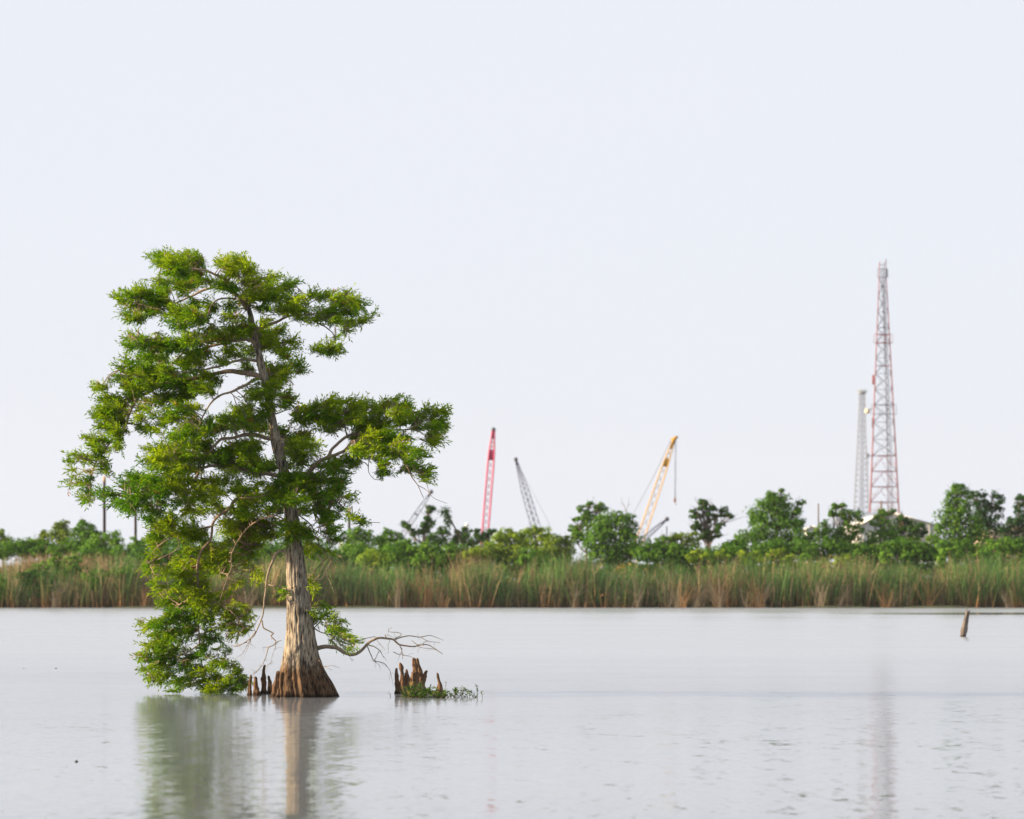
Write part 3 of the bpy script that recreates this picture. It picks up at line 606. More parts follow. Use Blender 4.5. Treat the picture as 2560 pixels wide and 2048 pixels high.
for (x, y, rx, ry) in pad_list:
    # drop leaf masses that the overlapping views gave twice, at random
    over = sum(1 for (a, b, c, d) in pad_list if abs(a - x) < 7 and abs(b - y) < 6)
    if over > 1 and rng.random() < 0.45: continue
    dd = np.hypot((LPX[:, 0] - x), (LPX[:, 1] - y) * 1.15)
    i = int(np.argmin(dd)); li = LID[i]
    dep = LD[i] + rng.normal(0, 0.34) + (rng.random() < 0.25) * rng.normal(0, 0.9)
    if y > 1330 and x < 640: dep = max(dep, 1.35)
    if y > 1290 and x < 700: dep = max(dep, 0.95)
    lft = np.interp(y, TRK[:, 0], TRK[:, 1]); rgt = np.interp(y, TRK[:, 0], TRK[:, 2])
    if y > 762 and x + rx * 1.1 > lft and x - rx * 1.1 < rgt:
        if any(a - ry < y < b + ry for a, b in SHOW): dep = max(dep, 0.55 + abs(rng.normal(0, .3)))
        else: dep = min(dep, -0.45)
    low = y > 1360
    root = LW[i]
    area = math.pi * rx * ry * rng.choice([.4, .75, 1.0, 1.25], p=[.2, .25, .35, .2])
    x += rng.normal(0, .12) * rx; y += rng.normal(0, .12) * ry
    ns = int(max(4, area / (32.0 if not low else 45.0)))
    c = at(x, y, YT + dep)
    # a curved leafy stem from the limb into the mass
    k = 6
    mid = (root + c) / 2 + np.array([0, 0, 0.12 if not low else -0.04]) * np.linalg.norm(c - root) + rng.normal(0, 0.03, 3)
    stem = smooth_path([root, mid, c], k)
    T = twg.setdefault(li, MB()); T.tube(stem, np.linspace(0.013, 0.006, k), 5, cap=False)
    # spray roots in the ellipsoid, biased outward so that edges are feathery
    q = unit(rng.normal(0, 1, (ns, 3))); rad = rng.uniform(0.1, 1.0, (ns, 1)) ** 0.6
    q = q * rad
    pos = c + q * np.array([rx * S, 0.75 * (rx + ry) / 2 * S + 0.16, ry * S]) * 0.98
    out = unit(c - root) if np.linalg.norm(c - root) > 0.05 else np.array([0, 0, 1.0])
    outw = np.array([np.sign(x - (lft + rgt) / 2) * 1.0, 0, 0.25 if not low else -0.55])
    d = unit(q * 0.65 + out * 0.4 + outw * 0.65 + rng.normal(0, 0.36, (ns, 3)))
    spl = rng.uniform(0.20, 0.48, ns)
    base = pos - d * spl[:, None] * 0.55
    # thin twigs to the sprays
    for b, dv, L in zip(base[::2], d[::2], spl[::2]):
        s0 = stem[rng.integers(2, k)]
        if np.linalg.norm(s0 - b) < 0.75:
            T.tube([s0, (s0 + b) / 2 - dv * 0.05, b, b + dv * L * .8], [0.008, 0.0065, 0.005, 0.0025] if low else [0.006, 0.005, 0.004, 0.002], 3, cap=False)
    # needles: pinnate sprays
    nf = 15
    t = np.linspace(0.05, 1, nf)[None]
    sgn = np.where(np.arange(nf) % 2 == 0, 1, -1)[None, :, None]
    up = unit(np.array([0, 0, 1.0]) + rng.normal(0, 0.6, (ns, 3)))
    sd = unit(np.cross(d, up))
    fb = base[:, None] + d[:, None] * (t * spl[:, None])[..., None]
    fd = unit(d[:, None] * rng.uniform(.6, 1.2, (ns, nf, 1)) + sd[:, None] * sgn * rng.uniform(.4, 1.0, (ns, nf, 1)) + rng.normal(0, 0.28, (ns, nf, 3)))
    fL = rng.uniform(0.09, 0.185, (ns, nf)) * (1 - 0.35 * t)
    fs = unit(np.cross(fd, up[:, None] + rng.normal(0, .5, (ns, nf, 3))))
    j = np.argmin(np.hypot(tint_pts[:, 0] - x, tint_pts[:, 1] - y))
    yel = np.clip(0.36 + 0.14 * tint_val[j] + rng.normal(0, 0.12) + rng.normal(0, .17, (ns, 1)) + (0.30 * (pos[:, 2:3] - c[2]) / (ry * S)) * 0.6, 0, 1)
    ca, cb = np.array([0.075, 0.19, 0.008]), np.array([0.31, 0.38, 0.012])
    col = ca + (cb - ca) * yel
    col = np.where(rng.random((ns, 1)) < 0.012, np.array([0.25, 0.12, 0.035]), col)
    col = np.repeat(col[:, None], nf, 1) * rng.uniform(.75, 1.25, (ns, nf, 1))
    m = ns * nf
    fol.setdefault(li, MB()).leaves(fb.reshape(m, 3), fd.reshape(m, 3), fs.reshape(m, 3), fL.reshape(m), rng.uniform(0.018, 0.034, m), col.reshape(m, 3), rng.uniform(0, .12, m))
for li, mb in fol.items():
    mb.build("foliage", M_NEEDLE, limb_obj[li], kind="stuff")
for li, mb in twg.items():
    mb.build("twigs", M_LIMB, limb_obj[li], smooth=True, kind="stuff")

# ---------------------------------------------------------------- cypress knees
def knee(base, top, w, dep, label, lean=0.0, bulge=(), group="cypress knees standing in the water"):
    (bx, by), (tx, ty) = base, top
    Y = water_y(by) + dep
    k = 46; seg = 40
    u = np.linspace(0, 1, k)
    zt = H + (YH - ty) / F * Y
    z = -0.08 + (zt + 0.08) * u
    cx = ((bx - 1280) + ((tx - bx) * u + lean * np.sin(u * math.pi) )) / F * Y
    cx = cx + (0.011 * np.sin(u * 7 + bx) + 0.005 * np.sin(u * 19 + by)) * u
    s = Y / F
    r = w * s * (0.34 + 0.66 * (1 - u) ** 1.3 + 0.10 * np.sin(u * 11 + by) * (1 - u)) 
    for (bu, bw, ba) in bulge: r = r + w * s * ba * np.exp(-((u - bu) / bw) ** 2)
    r = r * np.sqrt(np.clip((1.0 - u) / 0.05, 0.0, 1)) ** 1.0
    th = np.arange(seg) * 2 * math.pi / seg
    ph = rng.uniform(0, 6.28, 4)
    rid = 0.16 * np.abs(np.sin(th[None] * 2.5 + ph[0] + u[:, None] * 1.5)) + 0.08 * np.sin(th[None] * 5 + ph[1] + 2 * np.sin(u[:, None] * 5 + ph[2])) + 0.035 * np.sin(th[None] * 13 + ph[3] + u[:, None] * 9)
    lob = 0.09 * np.sin(u[:, None] * 15 + th[None] * 2 + ph[1]) + 0.07 * np.sin(u[:, None] * 29 + th[None] * 3 + ph[2]) + 0.05 * np.sin(u[:, None] * 47 - th[None] * 4 + ph[0])
    flare = 0.25 * (1 - u[:, None]) ** 5
    rr = r[:, None] * (0.9 + rid + lob + flare)
    v = np.stack([cx[:, None] + rr * np.cos(th), Y + rr * np.sin(th) * 0.9, np.repeat(z[:, None], seg, 1)], -1).reshape(-1, 3)
    i = np.arange(k - 1)[:, None] * seg; j = np.arange(seg)[None]; j2 = (j + 1) % seg
    f = np.stack([i + j, i + j2, i + seg + j2, i + seg + j], -1).reshape(-1, 4)
    o = MB().add(v, f).build("cypress_knee", M_KNEE, loc=(float(cx[0]), Y, 0), smooth=True)
    tag(o, label, "root knee", group)
KX = lambda u: 600 + .3015 * u
KY = lambda v: 1340 + .3015 * v
KNEES = [
 ((76,1322),(88,1148),20,0.0,"narrow brown cypress knee nearest the drooping leafy branch, left edge of the left knees",0,[(.75,.1,.1)]),
 ((137,1322),(126,1165),34,-.1,"squat wide brown cypress knee second from the left beside the drooping branch",4,[]),
 ((197,1312),(203,1066),27,.35,"tallest brown cypress knee of the group left of the trunk",-3,[(.6,.12,.15)]),
 ((250,1312),(237,1156),27,.25,"short slim cypress knee just right of the tallest left knee",5,[]),
 ((290,1334),(314,1116),36,-.15,"pointed orange brown cypress knee touching the left side of the trunk flare",-4,[]),
 ((312,1336),(318,1265),24,-.3,"lowest stubby cypress knee at the left foot of the trunk",0,[]),
 ((1306,1312),(1291,1092),27,.2,"leftmost orange lit cypress knee of the right knee cluster",6,[(.72,.08,.15)]),
 ((1330,1312),(1318,1205),20,.1,"low orange cypress knee wedged between the two leftmost right knees",0,[]),
 ((1355,1300),(1331,1048),30,.45,"tall knobbly brown cypress knee second from left in the right cluster",4,[(.86,.08,.14),(.5,.1,.1)]),
 ((1388,1326),(1372,1130),34,-.15,"wide brown cypress knee at the front of the right cluster above the leaves",5,[]),
 ((1400,1290),(1384,1103),22,.6,"short round topped cypress knee behind the wide front knee",3,[(.85,.1,.12)]),
 ((1412,1280),(1424,1128),18,.9,"small thin cypress knee half hidden at the back of the right cluster",0,[]),
 ((1455,1290),(1437,1008),40,.7,"tallest bulging cypress knee with a bent tip in the right cluster",10,[(.78,.07,.16),(.45,.12,.1)]),
 ((1508,1290),(1469,1010),31,.95,"tall smooth cypress knee leaning left behind the bulging knee",12,[]),
 ((1500,1312),(1548,1112),34,.1,"cypress knee leaning right on the right side of the cluster",-14,[(.8,.12,.08)]),
 ((1634,1318),(1634,1132),24,0.1,"solitary curved cypress knee standing in the leaves right of the cluster",22,[(.4,.15,.15)]),
]
for b, t, w, dep, lab, lean, bul in KNEES:
    knee((KX(b[0]), KY(b[1])), (KX(t[0]), KY(t[1])), w * .3015 * 1.04, dep, lab, lean * .3015, bul)

# leafy water plants round the right knees
M_PLANT = mat_leaf("water_plant_leaves", 0.3, 0.45, (1.2, 1.4, 0.6))
def sprig_geo(st, lf, px, py, h, nl, spread, stems, Ls):
    Y = water_y(py); b = at(px, py, Y); b[2] = -0.03
    for _ in range(stems):
        tip = np.array([b[0] + rng.normal(0, spread), Y + rng.normal(0, spread), h * rng.uniform(.6, 1.0)])
        p = smooth_path([b + rng.normal(0, spread * .6, 3) * np.array([1, 1, 0]), (b + tip) / 2 + rng.normal(0, .02, 3), tip], 6)
        st.tube(p, np.linspace(0.006, 0.003, 6), 4, cap=False)
        m = max(3, nl // stems)
        t = rng.uniform(.15, 1, m); bs = np.array([np.interp(t, np.linspace(0, 1, 6), p[:, i]) for i in range(3)]).T
        a = rng.uniform(0, 6.28, m)
        d = unit(np.stack([np.cos(a), np.sin(a), rng.uniform(-.2, 1.4, m)], -1)); s = unit(np.cross(d, np.array([0, 0, 1.0])) + rng.normal(0, .3, (m, 3)))
        g = rng.uniform(0, 1, (m, 1)) ** 1.3; col = np.array([0.022, 0.06, 0.014]) + g * np.array([0.10, 0.15, 0.015])
        col = np.where(rng.random((m, 1)) < .05, np.array([.22, .17, .05]), col)
        lf.leaves(bs, d, s, rng.uniform(.4, 1.25, m) * Ls, rng.uniform(.3, .5, m) * Ls, col, rng.uniform(0, .25, m))
    return b, Y
st, lf = MB(), MB()
for i in range(40):
    u = 1392 + 300 * rng.random() ** 1.2; v = rng.uniform(1316, 1346)
    sprig_geo(st, lf, KX(u), KY(v), rng.uniform(.09, .30) * (1.15 - .0016 * (u - 1392)), 36, .12, 4, .115)
o = tag(thing("water_plants", (float(at(KX(1530), KY(1335), water_y(KY(1335)))[0]), water_y(KY(1335)), 0), "dense low patch of leafy green water plants round the foot of the right knees", None), kind=None)
st.build("stem", M_TRUNK, o, kind="stuff"); lf.build("leaves", M_PLANT, o, kind="stuff"); o["category"] = "plant"
SPR = [(1703,1342,.20,18,.05,2,.09,"water plant sprig nearest the solitary curved knee on its right"), (1693,1338,.36,7,.06,2,.05,"thin twiggy water plant stem rising just right of the solitary curved knee"),
 (1724,1341,.18,20,.06,3,.085,"low bushy water plant sprig second from the solitary knee"), (1748,1343,.17,16,.06,2,.09,"low water plant sprig with few leaves in the gap after the dense patch"),
 (1776,1341,.20,24,.07,3,.09,"bushy water plant sprig at the start of the taller right group"), (1803,1340,.25,20,.06,2,.1,"upright water plant sprig left of the tallest leafy sprig"),
 (1830,1342,.28,26,.07,3,.1,"fullest water plant sprig in the middle of the right group"), (1856,1341,.27,20,.06,2,.1,"water plant sprig right of the fullest one in the right group"),
 (1880,1343,.22,16,.06,2,.09,"shorter water plant sprig before the gap in the right group"), (1912,1338,.27,16,.07,2,.1,"spreading water plant sprig just after the gap in the right group"),
 (1940,1342,.21,18,.06,2,.09,"low water plant sprig left of the tall bare topped one"), (1972,1338,.32,14,.09,2,.085,"taller water plant sprig with a bare top near the end of the right group"),
 (2012,1350,.21,8,.03,1,.075,"last lone water plant sprig at the right end of the green patch")]
for u, v, h, nl, sp, sm, Ls, lab in SPR:
    st, lf = MB(), MB(); b, Y = sprig_geo(st, lf, KX(u), KY(v), h, nl, sp, sm, Ls)
    o = thing("water_plant", (b[0], Y, 0), lab, "plant", "water plant sprigs right of the knees")
    st.build("stem", M_TRUNK, o); lf.build("leaves", M_PLANT, o, kind="stuff")
o = thing("bare_twig", at(KX(1240), KY(1335), water_y(KY(1335))), "tiny bare forked twig sticking out of the water left of the right knees", "twig")
Yb = water_y(KY(1335))
mb = MB()
for tr in ([(1250,1338),(1246,1318),(1236,1308),(1222,1298)], [(1240,1312),(1240,1296),(1233,1290)], [(1244,1316),(1252,1306)]):
    w = np.array([at(KX(a), KY(b), Yb) for a, b in tr]); mb.tube(smooth_path(w, 8), np.linspace(.006, .003, 8), 5)
mb.build("stem", M_DEAD, o)

# leaning driftwood stake
def stake():
    Y = water_y(1592); s = Y / F
    pts = smooth_path([(2406.5, 1600), (2407.5, 1590), (2411, 1570), (2415, 1550), (2419.5, 1529)], 30)
    seg = 26; th = np.arange(seg) * 2 * math.pi / seg
    u = np.linspace(0, 1, 30)
    hw = np.interp(u, [0, .2, .35, .5, .8, 1], [6.2, 6.6, 7.6, 6.2, 5.4, 4.6]) * s
    w = np.array([at(x, y, Y) for x, y in pts])
    rid = 1 + .16 * np.sin(th * 3 + 1)[None] + .10 * np.sin(th[None] * 7 + u[:, None] * 4) + .05 * np.sin(th[None] * 15)
    R = hw[:, None] * rid
    v = np.stack([w[:, 0:1] + R * np.cos(th), w[:, 1:2] + R * np.sin(th), np.repeat(w[:, 2:3], seg, 1)], -1)
    # splintered top: heights vary round the rim, two tines with a split between them
    tine = 0.13 * np.clip(np.cos(th - 2.9), 0, 1) ** 3 + 0.07 * np.clip(np.cos(th - 0.1), 0, 1) ** 4 + 0.02 * np.sin(th * 9)
    for q, f_ in ((29, 1.0), (28, .6), (27, .3)): v[q, :, 2] += tine * f_; v[q, :, 0] += tine * f_ * .25
    v = v.reshape(-1, 3)
    i = np.arange(29)[:, None] * seg; j = np.arange(seg)[None]; j2 = (j + 1) % seg
    f = np.stack([i + j, i + j2, i + seg + j2, i + seg + j], -1).reshape(-1, 4)
    n = len(v); v = np.vstack([v, w[-1:] - np.array([[0, 0, .10]])]); b = 29 * seg; jj = np.arange(seg)
    f3 = np.stack([b + jj, b + (jj + 1) % seg, np.full(seg, n)], -1)
    m = mat_bark("driftwood", [(0.3, (0.04, 0.034, 0.028)), (0.5, (0.14, 0.115, 0.10)), (0.75, (0.26, 0.23, 0.21))], scale=12, stretch=(1, 1, .15), bump=.7, wet=(-0.05, (.55, .36, .18)))
    o = MB().add(v, f, f3).build("driftwood_stake", m, loc=w[0] * np.array([1, 1, 0]), smooth=True)
    tag(o, "weathered split wooden stake leaning out of the water near the right bank", "stake")
stake()

# specks of drifting debris
M_DEB = mat_paint("wet_wood", (0.03, 0.025, 0.02), .5)
for px, py, w, lab in [(59, 1672, 3.2, "tiny dark speck of debris afloat at the far left of the water"), (139.5, 1672, 4.2, "tiny dark bit of debris afloat between the far left speck and the drooping branch"), (190.6, 1905, 8, "small dark scrap of floating wood in the near water at lower left")]:
    Y = water_y(py); s = Y / F; b = at(px, py, Y); r = w / 2 * s; k = 9
    u = np.linspace(-1, 1, k)
    mb = MB(); mb.tube(np.stack([b[0] + u * r * 1.15, Y + 0.3 * r * np.sin(u * 3), 0.3 * r + .25 * r * np.sin(u * 4 + 1)], -1), r * .55 * np.sqrt(1.02 - u ** 2) * (1 + .25 * np.sin(u * 9)), 8)
    mb.tube([(b[0] + r * .3, Y, r * .3), (b[0] + r * .8, Y, r * 1.1)], [r * .2, r * .08], 5)
    tag(mb.build("floating_debris", M_DEB, loc=(b[0], Y, 0), smooth=True), lab, "debris", "bits of debris afloat on the lake")
# ---------------------------------------------------------------- reeds along the far bank
def reeds(name, label, n, xr, yr, hr, dry, base_z, seed, clumps, w=(0.03, 0.055), lean=0.10, greens=None, leafy=2):
    r = np.random.default_rng(seed)
    cx = r.uniform(*xr, clumps); cd = np.clip(r.normal(dry, .33, clumps), 0, 1); chh = r.uniform(.55, 1.18, clumps) * np.where(cx < -32, .84, 1.0); cl = r.normal(0, .07, clumps)
    ctint = r.uniform(0, 1, clumps)
    ci = r.integers(0, clumps, n)
    fan = r.normal(0, 1, n)
    loose = r.random(n) < 0.30
    x = np.where(loose, r.uniform(*xr, n), cx[ci] + fan * 0.26)
    y = yr[0] + (yr[1] - yr[0]) * r.random(n) ** 1.3
    hh = r.uniform(*hr, n) * chh[ci] * (0.9 + .14 * np.sin(x * .55) * np.sin(x * .21 + 1))
    hh = np.where(r.random(n) < .25, hh * r.uniform(.35, .8, n), hh)
    la = np.where(loose, r.normal(0, lean, n), fan * 0.15 + cl[ci] + r.normal(0, .05, n))
    la = np.where(r.random(n) < .035, r.normal(0, .5, n), la)
    ly = r.normal(-.02, .08, n)
    t = np.array([0, .33, .66, 1.0])[None]
    bend = r.normal(0.05, .10, n)
    px = x[:, None] + hh[:, None] * (np.sin(la)[:, None] * t + bend[:, None] * t ** 3)
    py = y[:, None] + hh[:, None] * ly[:, None] * t
    pz = base_z(x, y)[:, None] + hh[:, None] * (np.cos(la)[:, None] * t - np.abs(bend)[:, None] * .35 * t ** 3)
    ww = r.uniform(*w, n)[:, None] * np.array([0.8, 1.0, 0.85, 0.12])[None] / 2
    an = r.uniform(-.9, .9, n); sx, sy = np.cos(an)[:, None] * ww, np.sin(an)[:, None] * ww
    a = np.stack([px - sx, py - sy, pz], -1); b = np.stack([px + sx, py + sy, pz], -1)
    v = np.stack([a, b], 2).reshape(-1, 3)
    k = np.arange(n)[:, None] * 8
    f = np.concatenate([np.stack([k + i*2, k + i*2+1, k + i*2+3, k + i*2+2], -1).reshape(-1, 4) for i in range(3)])
    isdry = r.random(n) < cd[ci]
    g0, g1 = np.array([0.06, 0.15, 0.05]), np.array([0.13, 0.24, 0.065])
    top_g = g0 + (g1 - g0) * (r.uniform(0, 1, (n, 1)) * .5 + ctint[ci][:, None] * .5)
    top_d = np.array([0.36, 0.27, 0.16]) * r.uniform(.6, 1.2, (n, 1))
    top = np.where(isdry[:, None], top_d, top_g)
    low = np.where(isdry[:, None], np.array([0.27, 0.16, 0.085]), np.array([0.13, 0.085, 0.055])) * r.uniform(.45, 1.2, (n, 1)) * np.where(r.random(clumps)[ci][:, None] < .33, np.array([1.9, 1.5, 1.15]), np.array([.8, .82, .85])) * r.uniform(.45, 1.35, clumps)[ci][:, None]
    top = top * r.uniform(.65, 1.25, clumps)[ci][:, None]
    m = np.array([0, .5, .95, 1.0])
    col = low[:, None] * (1 - m)[None, :, None] + top[:, None] * m[None, :, None]
    mb = MB(); mb.add(v, f, None, np.repeat(col[:, :, None], 2, 2).reshape(-1, 3))
    if leafy:
        for _ in range(leafy):
            tt = r.uniform(.35, 1.0, n)
            i0 = np.clip((tt * 3).astype(int), 0, 2); fr = tt * 3 - i0; ii = np.arange(n)
            P = np.stack([q[ii, i0] * (1 - fr) + q[ii, i0 + 1] * fr for q in (px, py, pz)], -1)
            az = r.uniform(0, 6.28, n); d = unit(np.stack([np.cos(az) * .6, np.sin(az) * .6, r.uniform(.1, 1.1, n)], -1))
            s = unit(np.cross(d, r.normal(0, 1, (n, 3))))
            mb.leaves(P, d, s, r.uniform(.25, .55, n), r.uniform(.03, .05, n), (low + (top - low) * np.clip(tt * 1.15, 0, 1)[:, None]), r.uniform(.05, .5, n))
    o = mb.build(name, M_REED, kind="stuff")
    tag(o, label)
    return o
gz = lambda x, y: np.interp(y, [299.6, 300.4, 303, 312, 330, 420], [-.2, .1, .3, .5, .7, .8])
reeds("reed_bed", "tall green reeds with brown stalks lining the far water edge", 41000, (-74, 74), (300.0, 306.5), (2.9, 4.1), .22, gz, 3, 230)
reeds("dry_reeds", "band of dry tan reeds behind the green shrubs at far left", 11000, (-52, -33.2), (311, 317), (3.5, 4.6), 1.4, gz, 5, 110, leafy=1, w=(.05, .08))
reeds("dry_reeds", "small stand of dry tan reeds beside the yellow green bushes", 900, (-4.2, -2.0), (309, 311.5), (3.6, 4.6), .9, gz, 6, 12, leafy=1, w=(.04, .07))
def fans():
    r = np.random.default_rng(21); mb = MB()
    for cx in np.concatenate([r.uniform(-46, 46, 60), np.array([25.6, 26.5, 29.6, 31, 33.5, 3.5, 8.2, 15, 16])]):
        n = int(r.integers(18, 60)); y0 = r.uniform(299.9, 301.2); h = r.uniform(1.7, 3.4); fan = r.uniform(.16, .42); lean = r.normal(0, .18)
        tone = np.array([.44, .34, .22]) if r.random() < .75 else np.array([.46, .27, .13])
        tone = tone * r.uniform(.55, 1.1)
        a = r.normal(lean, fan, n); hh = h * r.uniform(.5, 1.1, n) * np.cos(a) ** .5; b = r.normal(0, .12, n)
        t = np.array([0, .35, .7, 1.0])[None]
        px = cx + r.normal(0, .16, n)[:, None] + hh[:, None] * (np.sin(a)[:, None] * t + (b + a * .25)[:, None] * t ** 2.5)
        pz = .02 + hh[:, None] * (np.cos(a)[:, None] * t - np.abs(a + b)[:, None] * .22 * t ** 3); py = np.repeat((y0 + r.normal(0, .2, n))[:, None], 4, 1) - .25 * t * r.random((n, 1))
        w = r.uniform(.015, .032, n)[:, None] * np.array([1, 1, .8, .15])[None]
        v = np.stack([np.stack([px - w, py, pz], -1), np.stack([px + w, py, pz], -1)], 2).reshape(-1, 3)
        k = np.arange(n)[:, None] * 8
        f = np.concatenate([np.stack([k + i*2, k + i*2+1, k + i*2+3, k + i*2+2], -1).reshape(-1, 4) for i in range(3)])
        mb.add(v, f, None, np.repeat(tone * r.uniform(.6, 1.3, (n, 1)), 8, 0))
    tag(mb.build("dead_reeds", M_REED, kind="stuff"), "fans of dead tan reed stalks at the foot of the reed bed")
fans()
reeds("marsh_grass", "low mixed grass between the reeds and the shrubs", 13000, (-80, 80), (306, 316), (1.3, 2.7), .25, gz, 8, 120, leafy=1, w=(.04, .07))

# ---------------------------------------------------------------- trees and shrubs on the bank
GREENS = {'dark': ((.028, .082, .016), (.062, .145, .022)), 'mid': ((.055, .145, .018), (.12, .24, .026)), 'yellow': ((.15, .25, .02), (.27, .35, .03)),
          'olive': ((.095, .16, .02), (.18, .25, .03)), 'fresh': ((.08, .19, .022), (.165, .29, .034)), 'blue': ((.022, .065, .024), (.045, .11, .03))}
def bank_tree(name, label, cat, lobes, Y, base, green, dens=1.0, leaf=(.17, .32), depth=.8, bare=0.0, group=None, trunk_w=None, clump=1.0, grow=1.16):
    """lobes: (px, py, rx, ry) in photo pixels; base: photo column of the foot"""
    s = Y / F
    gzv = float(gz(np.array([0.0]), np.array([Y]))[0])
    foot = np.array([(base - 1280) * s, Y, gzv - .1])
    o = thing(name, (foot[0], Y, gzv), label, cat, group)
    if grow != 1: lobes = [(a_, b_, c_ * grow, d_ * grow) for a_, b_, c_, d_ in lobes]
    P, Nn, SH = [], [], []
    tops = []
    for (px, py, rx, ry) in lobes:
        c = at(px, py, Y); R = np.array([rx * s, (rx + ry) / 2 * s * depth, ry * s])
        c = c + np.array([0, rng.normal(0, .25) * R[1], 0])
        tops.append(c)
        nsub = int(max(7, rx * ry / 45 * clump))
        q = unit(rng.normal(0, 1, (nsub, 3))) * rng.uniform(.25, 1.0, (nsub, 1)) ** .5
        sc = c + q * R * .82
        sr = np.clip(rng.uniform(.34, .64, nsub) * min(R[0], R[2]), .2, 1.1)
        area = math.pi * rx * ry * s * s
        nl = int(area / .024 * dens * 2.7) + 60
        k = rng.integers(0, nsub, nl)
        e = unit(rng.normal(0, 1, (nl, 3)))
        rad = rng.uniform(.35, 1.0, (nl, 1)) ** .5
        pos = sc[k] + e * rad * sr[k][:, None] * np.array([1.15, 1.15, .8])
        nrm = unit(e * .8 + q[k] * .5 + np.array([0, 0, .35]) + rng.normal(0, .45, (nl, 3)))
        P.append(pos); Nn.append(nrm); SH.append(rng.normal(0, .22, nsub)[k])
    P, Nn, SH = np.vstack(P), np.vstack(Nn), np.concatenate(SH)
    ok = P[:, 2] > gzv + .05
    P, Nn, SH = P[ok], Nn[ok], SH[ok]
    n = len(P)
    d = unit(np.cross(Nn, rng.normal(0, 1, (n, 3)))); sd = np.cross(Nn, d)
    L = rng.uniform(*leaf, n)
    a, b = map(np.array, GREENS[green])
    g = np.clip(.42 + SH + rng.normal(0, .2, n), 0, 1)[:, None]
    col = a + (b - a) * g
    mb = MB().leaves(P - d * L[:, None] / 2, d, sd, L, L * rng.uniform(.45, .7, n), col, rng.uniform(0, .1, n))
    mb.build("crown", M_LEAF, o)
    tb = MB()
    tops = np.array(tops); top = tops[np.argmax(tops[:, 2])]
    h = top[2] - foot[2]; w = trunk_w or max(.05, h * .022)
    mid = foot + (np.array([tops[:, 0].mean(), Y, foot[2] + h * .45]) - foot)
    main = smooth_path([foot, foot * .5 + mid * .5 + rng.normal(0, .1, 3), mid, top + rng.normal(0, .1, 3)], 14)
    tb.tube(main, np.linspace(w, w * .22, 14), 7)
    for c in tops:
        i = int(np.clip(np.searchsorted(main[:, 2], c[2] - .5 * abs(c[2] - foot[2]) * .6), 2, 11))
        p = smooth_path([main[i], (main[i] + c) / 2 + np.array([0, 0, -.15]) + rng.normal(0, .12, 3), c], 8)
        tb.tube(p, np.linspace(w * .5, w * .12, 8), 5)
        for _ in range(3):
            e = c + rng.normal(0, .4, 3) * np.array([1, 1, .6]) + np.array([0, 0, .2])
            tb.tube([p[5], (p[5] + e) / 2 + rng.normal(0, .06, 3), e], [w * .2, w * .13, w * .06], 4, cap=False)
    tb.build("trunk", M_TRUNK, o, smooth=True)
    return o
def conv(ox, oy, sc, txt):
    out = []
    for w in txt.split():
        u, v, a, b = map(float, w.split(',')); out.append((ox + u * sc, oy + v * sc, a * sc, b * sc))
    return out
RA = lambda t: conv(0, 1180, .2086, t)
RB = lambda t: conv(750, 1180, .2783, t)
RC = lambda t: conv(1300, 1180, .2783, t)
RD = lambda t: conv(1850, 1180, .3293, t)
T = bank_tree
G1, G2 = "trees on the far bank", "shrubs on the far bank"
T("bush_tree", "dark green bushy tree cut by the left edge of the frame", "tree", RA("30,790,80,100 80,860,100,90 -60,850,100,140 120,900,60,50 10,720,40,40"), 332, 5, 'olive', group=G1)
T("shrub", "thin wispy shrub between the left edge tree and the willow trees", "shrub", RA("280,870,50,60 370,880,70,60 350,820,40,30 440,890,60,60"), 333, 70, 'olive', .5, group=G2)
T("bush_tree", "olive tree left of the twin rounded crowns above the dry reeds", "tree", RA("480,780,60,70 560,800,90,90 470,860,80,70 600,880,100,80 530,740,50,40"), 331, 110, 'olive', .8, group=G1)
T("bush_tree", "rounded olive green tree at left with a pale leafy top", "tree", RA("730,690,90,90 760,620,70,50 690,640,50,60 800,760,120,120 680,800,100,110 740,880,140,80"), 330, 152, 'olive', group=G1)
T("bush_tree", "tallest rounded green tree at left just beside the tan topped pole", "tree", RA("980,600,80,60 1000,680,110,100 1080,720,90,100 930,700,60,70 1040,820,140,110 940,860,110,90 1150,740,60,70"), 329, 208, 'mid', group=G1)
T("shrub", "big round fresh green bush in front of the tan topped pole", "shrub", RA("1200,780,120,80 1260,880,190,120 1360,780,80,80 1400,880,80,120 1130,900,120,110 1250,1000,200,120 1380,1040,110,110 1200,1100,150,90 1060,1000,90,80"), 317, 258, 'fresh', 1.1, group=G2)
T("shrub", "grey green willowy shrub right of the big round bush behind hanging branches", "shrub", RA("1640,820,90,60 1560,900,80,80 1700,880,90,90 1620,960,120,100 1540,1040,90,90 1700,1060,110,90"), 319, 338, 'fresh', .9, group=G2)
T("shrub", "yellow green scrub growing in front of the dry tan reeds at left", "shrub", RA("560,1090,110,60 480,1160,110,60 680,1030,90,70 420,1210,90,70 640,1150,130,80 860,1080,130,70 800,1160,140,90 940,1130,90,80 600,930,40,40 650,950,50,50"), 303, 130, 'fresh', .9, group=G2)
T("shrub", "low green bush at the water edge in the bottom left of the reeds", "shrub", RA("20,1400,60,180 0,1560,60,90 -40,1450,60,160 -20,1250,50,60"), 301.0, 2, 'fresh', .8, group=G2)
T("shrub", "dark green bush among the reeds below the yellow green scrub", "shrub", RA("300,1290,120,80 420,1330,110,90 450,1450,100,90 360,1230,90,60 560,1270,100,80 620,1380,90,80"), 300.6, 85, 'dark', .8, group=G2)
T("shrub", "dark green bush in the reeds under the big round bush", "shrub", RA("1100,1250,110,90 1220,1210,100,70 1180,1330,100,80 1420,1200,120,70 1560,1180,120,70 1600,1280,100,80"), 300.8, 235, 'mid', .8, group=G2)
